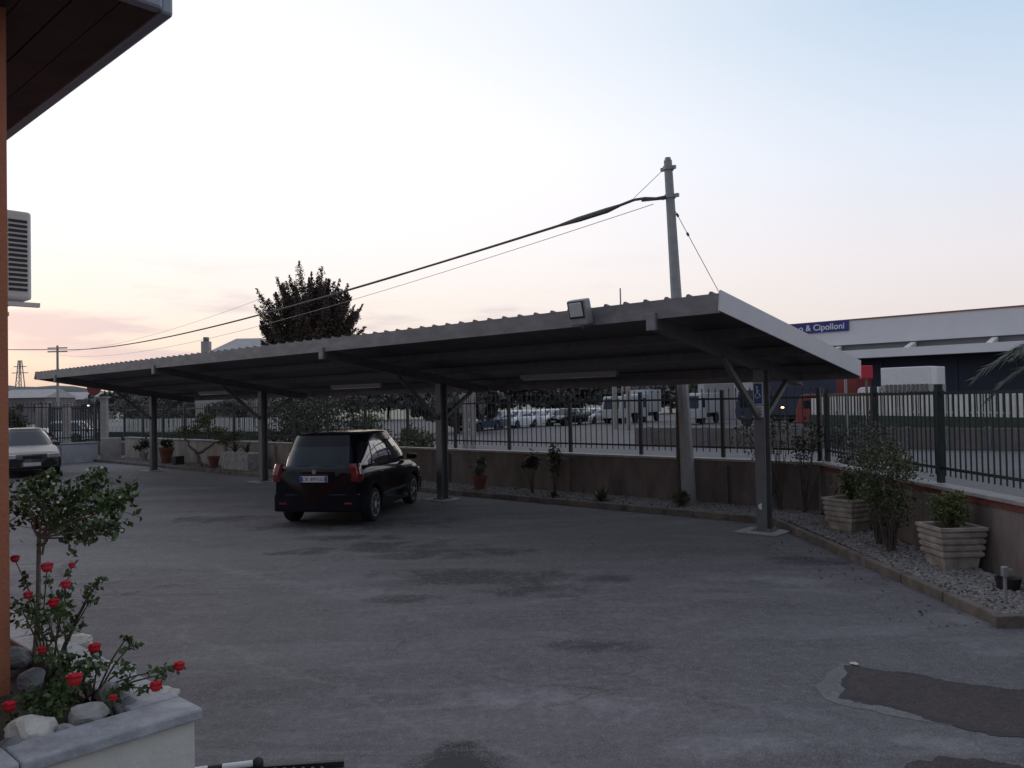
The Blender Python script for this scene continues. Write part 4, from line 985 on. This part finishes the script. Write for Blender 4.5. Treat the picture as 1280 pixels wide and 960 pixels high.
# shrubs beyond the back railing
k = 0
for (px, dd, rx, rz_, m, lb) in ((400, 30, 1.6, 1.3, 'leaf_dark', 'broad dark shrub beyond the railing directly behind the black car'), (455, 31, 1.2, 1.1, 'leaf_green', 'shrub beyond the railing right above the black car roof'), (360, 33, 1.4, 1.5, 'leaf_dark', 'dark shrub beyond the railing by the third carport post'), (520, 29, .9, .75, 'leaf_green', 'low green shrub beyond the railing left of the second carport post')):
    p = Vector((*D(px, 500, dd).xy, 0)); bush('wild_shrub', p+Z*rz_, (rx, 1.2, rz_), 2400, .13, m, lb, group='shrubs beyond the back railing', clumps=26, base=p)
for (px, dd, r_, h_, lb) in ((215, 72, 3.4, 1.9, 'dim bushy thicket behind the picket fence left of the gnarled pine'), (262, 70, 3.6, 2.0, 'dim bushy thicket behind the picket fence above the gnarled pine'), (308, 66, 3.4, 1.9, 'dim bushy thicket behind the picket fence by the third carport post'), (170, 76, 3.6, 1.8, 'dim bushy thicket behind the picket fence at the leftmost carport post')):
    p = Vector((*D(px, 500, dd).xy, 0)); bush('thicket', p+Z*h_, (r_, 1.4, h_), 1900, .26, 'leaf_haze', lb, group='thickets beyond the picket fence', clumps=22, base=p)
# hedge block at far left
p = Vector((*D(14, 500, 40).xy, 0)); bush('hedge_block', p+Z*1.15, (1.0, .8, 1.25), 5000, .12, 'leaf_dark', 'dark clipped hedge behind the silver saloon', 'hedge', clumps=60, base=p)
# far tree lines
def far_tree(px, dd, r, h, lb):
    p = Vector((*D(px, 500, dd).xy, 0)); t = thing('far_tree', p, lb, 'tree', 'trees on the far side of the car lot'); q = MB(); L = MB(); P = []
    limb(q, p, p+Z*h*.5, .25, .12, .1)
    for c_ in blob_pts(p+Z*h*.58, (r*.8, r*.6, h*.36), 26, .6): P.append(blob_pts(c_, (r*.36, r*.36, h*.15), 70, .4)); limb(q, p+Z*h*.35, c_, .08, .03, .1, 3)
    L.leaves(np.concatenate(P), .75, .8); q.build('trunk', 'bark', t); L.build('crown', 'leaf_haze', t)
fts = [(570, 60, 3.4, 3.6), (575, 118, 5, 6), (612, 122, 6, 5.5), (650, 116, 5.5, 6.5), (690, 124, 6, 5.5), (728, 118, 5.5, 6.2), (762, 125, 5, 6), (800, 119, 6, 5.2), (838, 126, 6, 6), (330, 110, 6, 6), (365, 116, 6, 6.5), (440, 112, 6, 6), (485, 118, 6, 6.3), (530, 114, 6, 5.8), (215, 105, 6, 5.2), (165, 110, 6, 5), (285, 108, 6, 5.5)]
ords = ['first', 'second', 'third', 'fourth', 'fifth', 'sixth', 'seventh', 'eighth', 'ninth']
for i, (px, dd, r_, h_) in enumerate(fts):
    lb = ('%s from the left of the blurred trees above the parked car row' % ords[i]) if i < 9 else ('dim tree beyond the street, %s seen under the left half of the carport' % ords[i-9])
    far_tree(px, dd, r_, h_, lb)

# palm at the right edge
pp = Vector((6.75, 9.9, 0)); T = thing('palm', pp, 'palm whose fronds reach in from the right edge above the railing', 'palm')
q = MB(); q.tube([pp, pp+Z*1.2, pp+Vector((.05, 0, 2.58))], [.16, .13, .12], 10); q.build('trunk', 'bark', T)
ctr = pp+Vector((.05, 0, 2.62))
for i in range(16):
    a = i*2.399; el = .15+.9*R.random(); L_ = R.uniform(.85, 1.15); q = MB(); d_ = Vector((math.cos(a), math.sin(a), 0)); pts_ = []
    for j in range(9): f = j/8; pts_.append(ctr+d_*L_*f*math.cos(el*.6)+Z*(L_*f*math.sin(el)-.75*f*f*L_))
    q.tube(pts_, [.012-.001*j for j in range(9)], 5)
    sd = d_.cross(Z)
    for j in range(1, 9):
        for sg in (-1, 1):
            for e in (0, .25, .5, .75):
                b_ = pts_[j-1].lerp(pts_[j], e); l_ = R.uniform(.26, .34)*(1-.5*j/9); tip = b_+sd*sg*l_*.8+d_*l_*.8-Z*R.uniform(.04, .22); q.add([b_-d_*.014, b_+d_*.016, tip], [(0, 1, 2)])
    q.build('frond', 'leaf_grey', T)

# ------------------------------------------------------------------ house corner, air conditioner
HC = Vector((-2.84, 4.6, 0))
hs = thing('building', HC+U*3-V*2, 'orange rendered building whose corner and dark wooden eaves fill the left edge', 'building')
def HW(s, t, z=0): return HC+U*s+V*t+Z*z
MB().box(HW(4, -4, 2.3), (4, 4, 2.3), UV).build('wall', 'orange_wall', hs)
so = MB(); n = 46
for i in range(n):
    t0 = .630-i*.2; so.box(HW(3.48, t0-.1, 4.515-.003*(i % 2)), (4.015, .096, .012), UV)
so.box(HW(3.53, -3.98, 4.55), (4.06, 4.60, .02), UV)
so.build('soffit', 'soffit', hs)
q = MB(); q.box(HW(3.5, .672, 4.62), (4.07, .04, .13), UV); q.box(HW(-.576, -4.05, 4.62), (.04, 4.68, .13), UV)
q.build('gutter', 'gutter', hs, bevel=.02)
q = MB(); q.add([HW(-.6, .7, 4.75), HW(8, .7, 4.75), HW(8, -8.8, 4.75), HW(-.6, -8.8, 4.75), HW(3.5, -4, 6.6)], [(0, 1, 4), (1, 2, 4), (2, 3, 4), (3, 0, 4), (3, 2, 1, 0)]); q.build('roof', 'house_roof', hs)
# AC unit on the hidden side wall, seen from its end
A0 = 1.12
ac = thing('air_conditioner', HW(A0+.4, .1, 2.93), 'white outdoor air conditioning unit on the side of the orange building', 'air conditioner')
zc = 2.975; MB().box(HW(A0+.4, .295, zc+.31), (.4, .165, .31), UV).build('casing', 'ac_white', ac, bevel=.02)
q = MB()
for i in range(15):
    for (t0, t1) in ((.155, .30), (.315, .43)):
        q.box(HW(A0-.002, (t0+t1)/2, zc+.07+i*.034), (.004, (t1-t0)/2, .0095), UV)
q.build('side_grille', 'ac_dark', ac)
MB().lathe([(.22, 0), (.22, .012)], HW(A0+.5, .461, zc+.31), 'z', 4) 
MB().box(HW(A0+.5, .463, zc+.31), (.2, .004, .22), UV).build('fan_grille', 'ac_dark', ac)
for s_ in (A0+.02, A0+.72): MB().box(HW(s_, .26, zc-.03), (.02, .25, .015), UV).build('wall_bracket', 'ac_white', ac)

# ------------------------------------------------------------------ planter with roses
C0 = G(250, 881, .73); C0.z = 0
def PW(s, t, z=0): return C0+U*s+V*t+Z*z
pl = thing('raised_planter', PW(.5, -.5), 'white raised planter with marble coping at the lower left corner', 'planter')
MB().box(PW(.13, -1.6, .335), (.09, 1.57, .335), UV).build('planter_face', 'planter_wall', pl)
MB().box(PW(2.2, -.13, .334), (1.97, .09, .334), UV).build('planter_face', 'planter_wall', pl)
q = MB()
for i in range(4):
    a, b = -3.2+i*.8, -3.2+(i+1)*.8-.004
    q.box(PW(.125, (a+b)/2, .70), (.125, (b-a)/2, .03), UV)
for i in range(4):
    a, b = .254+i*.95, .25+(i+1)*.95-.004; q.box(PW((a+b)/2, -.125, .70), ((b-a)/2, .125, .03), UV)
q.build('coping', 'marble', pl, bevel=.012)
so_ = MB(); so_.box(PW(.77, -1.7, .575), (.54, 1.47, .05), UV); so_.box(PW(2.6, -.34, .574), (1.3, .12, .05), UV)
so_.build('soil', 'soil', pl)

def rock(px, py, h, w_, m, label, fl_=.65):
    c_ = G(px, py, h); q = MB(); N = 3
    # subdivided deformed octahedron
    import bmesh
    bm = bmesh.new(); bmesh.ops.create_icosphere(bm, subdivisions=3, radius=1)
    ph = [R.uniform(0, 6) for _ in range(6)]
    pl_ = [Vector((R.gauss(0, 1), R.gauss(0, 1), R.gauss(0, 1))).normalized() for _ in range(9)]
    for v in bm.verts:
        d_ = v.co.normalized(); r_ = 1.0
        for nn in pl_:
            k_ = d_.dot(nn)
            if k_ > .1: r_ = min(r_, .74/k_)
        r_ += .03*math.sin(d_.x*7+ph[0])+.03*math.sin(d_.y*8+ph[1])+.02*math.sin(d_.z*11+ph[2]); v.co = d_*r_
    a = R.uniform(0, 3.1)
    bm.verts.ensure_lookup_table()
    for v in bm.verts:
        x = v.co.x*w_; y = v.co.y*w_*.75; z = v.co.z*w_*fl_; q.v.append((c_.x+x*math.cos(a)-y*math.sin(a), c_.y+x*math.sin(a)+y*math.cos(a), c_.z+z))
    q.f = [tuple(v.index for v in f.verts) for f in bm.faces]; bm.free()
    return q.build('rock', m, label=label, cat='rock', group='rocks in the raised planter')
rock(35, 912, .70, .125, 'stone_pale', 'big pale angular rock at the lower left of the planter behind the coping')
rock(105, 893, .71, .105, 'stone', 'grey rounded rock behind the coping left of the middle of the planter')
rock(80, 912, .68, .07, 'stone', 'small pale rock against the coping between the big pale rock and the rounded grey rock')
rock(152, 882, .70, .085, 'stone_dark', 'dark grey rock right of the rounded grey rock')
rock(140, 862, .73, .10, 'stone', 'angular rock behind the dark grey rock near the small red rose')
rock(192, 866, .71, .115, 'stone_pale', 'flat pale rock near the outer corner of the planter', .35)
rock(35, 848, .72, .11, 'stone_dark', 'tilted dark rock at the foot of the rose tree')
rock(62, 812, .72, .12, 'stone_pale', 'pale rock behind the rose tree trunk, upper left of the planter')
rock(92, 800, .70, .13, 'stone_pale', 'long pale rock sloping behind the red roses', .45)
rock(15, 822, .72, .12, 'stone_dark', 'dark rock beside the orange building corner')
rock(112, 842, .68, .09, 'stone_dark', 'shaded rock in the middle of the planter under the leaves')
rock(150, 838, .70, .09, 'stone_pale', 'pale rock near the top right of the planter behind the leaves')
rock(8, 935, .69, .09, 'stone_dark', 'grey rock at the very left edge behind the coping')

# rose standard
tb = G(40, 838, .62); T = thing('rose_tree', tb, 'small standard rose tree with round crown and white blooms in the planter', 'rose tree')
q = MB(); top = D(47, 672, tb.y); q.tube([tb, tb.lerp(top, .5)+Vector((.01, 0, 0)), top], [.017, .014, .012], 8)
q.tube([top-Z*.1+Vector((.02, 0, 0)), top+Vector((.05, 0, .08))], [.008, .006], 6)
L = MB(); P = []; cl = []
for (px, py, r_) in ((30, 620, .16), (55, 608, .16), (62, 645, .15), (85, 640, .17), (100, 618, .16), (115, 605, .14), (128, 630, .16), (118, 660, .14), (148, 628, .13), (140, 655, .12), (28, 640, .12), (85, 665, .12), (105, 672, .08), (158, 615, .07), (60, 595, .08), (120, 592, .08)):
    dd = tb.y+R.uniform(-.2, .2); c_ = D(px, py, dd); cl.append(c_); P.append(blob_pts(c_, (r_*.85, r_*.85, r_*.62), int(110*(r_/.15)**2), .45)); limb(q, top, c_, .007, .003, .015)
P.append(blob_pts(D(85, 635, tb.y), (.44, .3, .26), 130, .3))
for (px, py) in ((170, 645), (88, 690), (12, 655), (168, 605), (135, 672), (90, 685)): c_ = D(px, py, tb.y); P.append(blob_pts(c_, (.03, .03, .05), 7)); limb(q, cl[R.randrange(len(cl))], c_, .003, .002, .01)
L.leaves(np.concatenate(P), .045, .62); q.build('trunk', 'bark_pale', T); L.build('foliage', 'leaf_rose', T)
def bloom(p, r, m, parent, nm='rose_bloom'):
    q = MB(); r *= R.uniform(.82, 1.1); q.lathe([(r*.15, -r*.55), (r*.60, -r*.40), (r*.88, r*.1), (r*.85, r*.6), (r*.55, r*.95), (r*.3, r*.8)], p, 'z', 9)
    for ring_, (rad, el, n) in enumerate(((.30, 1.35, 3), (.55, 1.2, 5), (.72, 1.0, 6))):
        for i in range(n):
            a = 2*math.pi*i/n+ring_*.7; d_ = Vector((math.cos(a), math.sin(a), 0)); sd = Vector((-math.sin(a), math.cos(a), 0)); w_ = r*(.45+.25*ring_)
            b_ = p+d_*r*rad*.35; m_ = p+d_*r*rad*.85+Z*r*(.55*math.sin(el)+.1); t_ = p+d_*r*(rad+.12*ring_)+Z*r*(.75*math.sin(el)+.15)
            q.add([b_-sd*w_*.35, b_+sd*w_*.35, m_+sd*w_*.75, t_+sd*w_*.35, t_-sd*w_*.35, m_-sd*w_*.75], [(0, 1, 2, 5), (5, 2, 3, 4)])
    q.lathe([(r*.2, -r*.1), (r*.55, r*.15), (r*.5, r*.6), (r*.15, r*.75)], p, 'z', 8)
    return q.build(nm, m, parent)
for (px, py) in ((30, 605), (71, 628), (66, 605), (148, 622), (150, 663), (59, 596), (108, 588), (126, 585), (80, 636), (47, 637)):
    bloom(D(px, py, tb.y-.22), .010, 'bloom_white', T, 'white_bloom')
def rosebush(base, fl_, label, n_leaf, extra, dleaf):
    base = Vector(base); T = thing('rose_bush', base, label, 'rose bush'); q = MB(); L = MB(); P = []
    for (px, py, dd, r_) in fl_:
        p = D(px, py+4, dd); mid_ = base.lerp(p, .6)+Vector((R.uniform(-.05, .05), 0, .04)); b_ = base+Vector((R.uniform(-.12, .12), R.uniform(-.05, .05), 0))
        pts_ = [b_, b_.lerp(mid_, .5)+Z*.03, mid_, p]; q.tube(pts_, [.006, .005, .004, .003], 5)
        for j in range(n_leaf): f = R.uniform(.3, .97); a_ = pts_[1].lerp(pts_[2], f*1.0) if R.random() < .5 else pts_[2].lerp(pts_[3], f); P.append(blob_pts(a_, (.05, .05, .04), 4))
        bloom(p, r_, 'rose_red' if py > 740 else 'rose_pink', T)
    for (px, py, dd, n, r_) in extra: c_ = D(px, py, dd); P.append(blob_pts(c_, (r_, r_, r_*.8), n, .4)); q.tube([base, base.lerp(c_, .6)+Z*.03, c_], [.006, .005, .003], 5)
    L.leaves(np.concatenate(P), dleaf, .6); q.build('stems', 'bark', T); L.build('foliage', 'leaf_rose', T)
rosebush(G(60, 850, .62), [(17, 695, 4.9, .030), (57, 706, 4.7, .034), (88, 703, 4.9, .026), (80, 727, 4.7, .030), (33, 740, 4.7, .026), (65, 750, 4.5, .036), (50, 808, 4.4, .030)], 'taller rose bush with red blooms beside the rose tree trunk', 12,
    [(25, 760, 4.7, 60, .10), (45, 775, 4.6, 60, .10), (112, 735, 4.6, 25, .06), (110, 750, 4.6, 20, .05), (120, 725, 4.6, 14, .04), (75, 765, 4.5, 45, .08), (90, 780, 4.5, 40, .07)], .038)
rosebush(G(110, 880, .62), [(115, 806, 4.3, .032), (90, 845, 4.0, .036), (138, 867, 4.0, .024), (191, 853, 4.05, .038), (220, 828, 4.15, .034)], 'lower spreading rose bush with red blooms over the planter coping', 12,
    [(160, 805, 4.25, 30, .06), (155, 795, 4.25, 16, .04), (150, 835, 4.2, 30, .06), (80, 830, 4.2, 130, .10), (70, 865, 4.1, 200, .10), (60, 880, 4.0, 160, .09), (200, 840, 4.1, 20, .05), (120, 830, 4.2, 60, .07), (40, 870, 4.1, 90, .08)], .036)
bb_ = G(5, 915, .62); T = thing('rose_bush', bb_, 'single red rose on a short stem against the orange building corner', 'rose bush'); pz_ = D(9, 882, 3.95)
MB().tube([Vector((pz_.x, pz_.y+.05, .6)), pz_], .005, 5).build('stems', 'bark', T); bloom(pz_, .038, 'rose_red', T)
MB().leaves(blob_pts(pz_-Z*.05, (.06, .05, .04), 14), .04).build('foliage', 'leaf_rose', T)

# drain grate and striped bar at bottom edge
gc = G(325, 980); t = thing('floor_grate', gc, 'dark metal floor grate at the bottom edge right of the planter', 'grate')
q = MB()
for i in range(16): q.box(gc+Vector((-.42+i*.056, 0, .02)), (.008, .24, .012), ((Vector((.8, .6, 0))), Vector((-.6, .8, 0)), Z))
q.build('grate_bars', 'black_plastic', t); MB().beam(gc+Vector((-.5, .16, .02)), gc+Vector((.4, .26, .02)), .03, .035).build('grate_frame', 'iron_dark', t)
a = G(212, 962, .05); b = G(318, 949, .05); t = thing('striped_bar', a.lerp(b, .5)-Z*.05, 'black and white striped bar with a black knob lying beside the floor grate', 'barrier bar')
for i, (f0, f1, m) in enumerate(((0, .24, 'ink'), (.24, .39, 'sign_white'), (.39, .56, 'ink'), (.56, .93, 'sign_white'))): MB().tube([a.lerp(b, f0), a.lerp(b, f1)], .020 if i % 2 else .0195, 10).build('bar_section', m, t)
MB().lathe([(.01, -.035), (.03, -.02), (.035, 0), (.03, .02), (.01, .035)], a.lerp(b, .98), 'z', 12).build('knob', 'black_plastic', t, smooth=True)
q = MB()
for i in range(3): p = a.lerp(b, .2+.3*i); q.tube([Vector((p.x, p.y, 0)), p], .012, 6)
q.build('foot', 'black_plastic', t)

# ------------------------------------------------------------------ world and light
w = bpy.data.worlds.new('World'); sc.world = w; w.use_nodes = True
n = w.node_tree.nodes; l = w.node_tree.links; bg = n['Background']
SAZ = math.radians(-38)                      # sunset direction, measured from +Y towards +X
sky = n.new('ShaderNodeTexSky'); sky.sky_type = 'NISHITA'; sky.sun_disc = False; sky.sun_elevation = math.radians(3); sky.sun_rotation = SAZ; sky.air_density = 1.2; sky.dust_density = 2.5
tc = n.new('ShaderNodeTexCoord'); sx = n.new('ShaderNodeSeparateXYZ'); l.new(tc.outputs['Generated'], sx.inputs[0])
def ramp(inp, els):
    r = n.new('ShaderNodeValToRGB'); l.new(inp, r.inputs['Fac']); e = r.color_ramp.elements
    while len(e) < len(els): e.new(.5)
    for k_, (p, c_) in enumerate(els): e[k_].position = p; e[k_].color = (*c_, 1)
    return r.outputs['Color']
def mth(op, a, b):
    q = n.new('ShaderNodeMath'); q.operation = op
    for i, v in enumerate((a, b)):
        if isinstance(v, (int, float)): q.inputs[i].default_value = v
        else: l.new(v, q.inputs[i])
    return q.outputs[0]
def mixc(f, a, b, bt='MIX'):
    q = n.new('ShaderNodeMix'); q.data_type = 'RGBA'; q.blend_type = bt
    if isinstance(f, float): q.inputs['Factor'].default_value = f
    else: l.new(f, q.inputs['Factor'])
    for k_, v in (('A', a), ('B', b)):
        s_ = [i for i in q.inputs if i.name == k_ and i.type == 'RGBA'][0]
        if isinstance(v, tuple): s_.default_value = (*v, 1)
        else: l.new(v, s_)
    return [o for o in q.outputs if o.type == 'RGBA'][0]
zc_ = sx.outputs[2]
warm = ramp(zc_, [(0, (.60, .46, .42)), (.05, (.92, .78, .66)), (.11, (1.0, .91, .84)), (.18, (1.06, 1.0, 1.0)), (.30, (1.14, 1.11, 1.13)), (.8, (.85, .92, 1.02))])
cool = ramp(zc_, [(0, (.52, .47, .48)), (.08, (.84, .77, .765)), (.15, (.86, .82, .86)), (.26, (.74, .82, .95)), (.40, (.52, .68, .86)), (.7, (.52, .61, .76)), (1, (.54, .57, .68))])
azv = mth('ADD', mth('MULTIPLY', sx.outputs[0], math.sin(SAZ+.05)), mth('MULTIPLY', sx.outputs[1], math.cos(SAZ+.05)))
q = n.new('ShaderNodeMapRange'); q.interpolation_type = 'SMOOTHSTEP'; q.inputs['From Min'].default_value = .30; q.inputs['From Max'].default_value = .98; l.new(azv, q.inputs['Value'])
grad = mixc(q.outputs['Result'], cool, warm)
qb = n.new('ShaderNodeMapRange'); qb.inputs['From Min'].default_value = -.6; qb.inputs['From Max'].default_value = .3; qb.inputs['To Min'].default_value = .52; qb.inputs['To Max'].default_value = 1; l.new(sx.outputs[1], qb.inputs['Value'])
grad = mixc(1.0, grad, qb.outputs['Result'], 'MULTIPLY')
# thin clouds near the sunset
mp = n.new('ShaderNodeMapping'); mp.inputs['Scale'].default_value = (2.2, 2.2, 13); mp.inputs['Location'].default_value = (.4, .3, .2); l.new(tc.outputs['Generated'], mp.inputs['Vector'])
cn = n.new('ShaderNodeTexNoise'); cn.inputs['Scale'].default_value = 1.6; cn.inputs['Detail'].default_value = 6; cn.inputs['Roughness'].default_value = .55; l.new(mp.outputs['Vector'], cn.inputs['Vector'])
cr = n.new('ShaderNodeMapRange'); cr.interpolation_type = 'SMOOTHSTEP'; cr.inputs['From Min'].default_value = .50; cr.inputs['From Max'].default_value = .64; cr.inputs['To Max'].default_value = .65; l.new(cn.outputs['Fac'], cr.inputs['Value'])
lowm = n.new('ShaderNodeMapRange'); lowm.interpolation_type = 'SMOOTHSTEP'; lowm.inputs['From Min'].default_value = .19; lowm.inputs['From Max'].default_value = .10; l.new(zc_, lowm.inputs['Value'])
cm = mth('MULTIPLY', mth('MULTIPLY', cr.outputs['Result'], lowm.outputs['Result']), q.outputs['Result'])
grad = mixc(cm, grad, (.66, .56, .64))
sc10 = n.new('ShaderNodeVectorMath'); sc10.operation = 'SCALE'; l.new(grad, sc10.inputs[0]); sc10.inputs['Scale'].default_value = 9.7
sks = n.new('ShaderNodeVectorMath'); sks.operation = 'SCALE'; l.new(sky.outputs['Color'], sks.inputs[0]); sks.inputs['Scale'].default_value = .08
ad = n.new('ShaderNodeVectorMath'); ad.operation = 'ADD'; l.new(sc10.outputs[0], ad.inputs[0]); l.new(sks.outputs[0], ad.inputs[1])
l.new(ad.outputs[0], bg.inputs['Color']); bg.inputs['Strength'].default_value = .1
sun = bpy.data.lights.new('sun', 'SUN'); sun.energy = .12; sun.angle = math.radians(12); sun.color = (1, .80, .66)
so = bpy.data.objects.new('sun', sun); COL.objects.link(so)
el = math.radians(5); dv = Vector((math.sin(SAZ)*math.cos(el), math.cos(SAZ)*math.cos(el), math.sin(el)))
so.rotation_euler = dv.to_track_quat('Z', 'Y').to_euler()
vs = sc.view_settings; vs.view_transform = 'Standard'; vs.look = 'None'; vs.exposure = 0; vs.gamma = 1; vs.use_curve_mapping = False
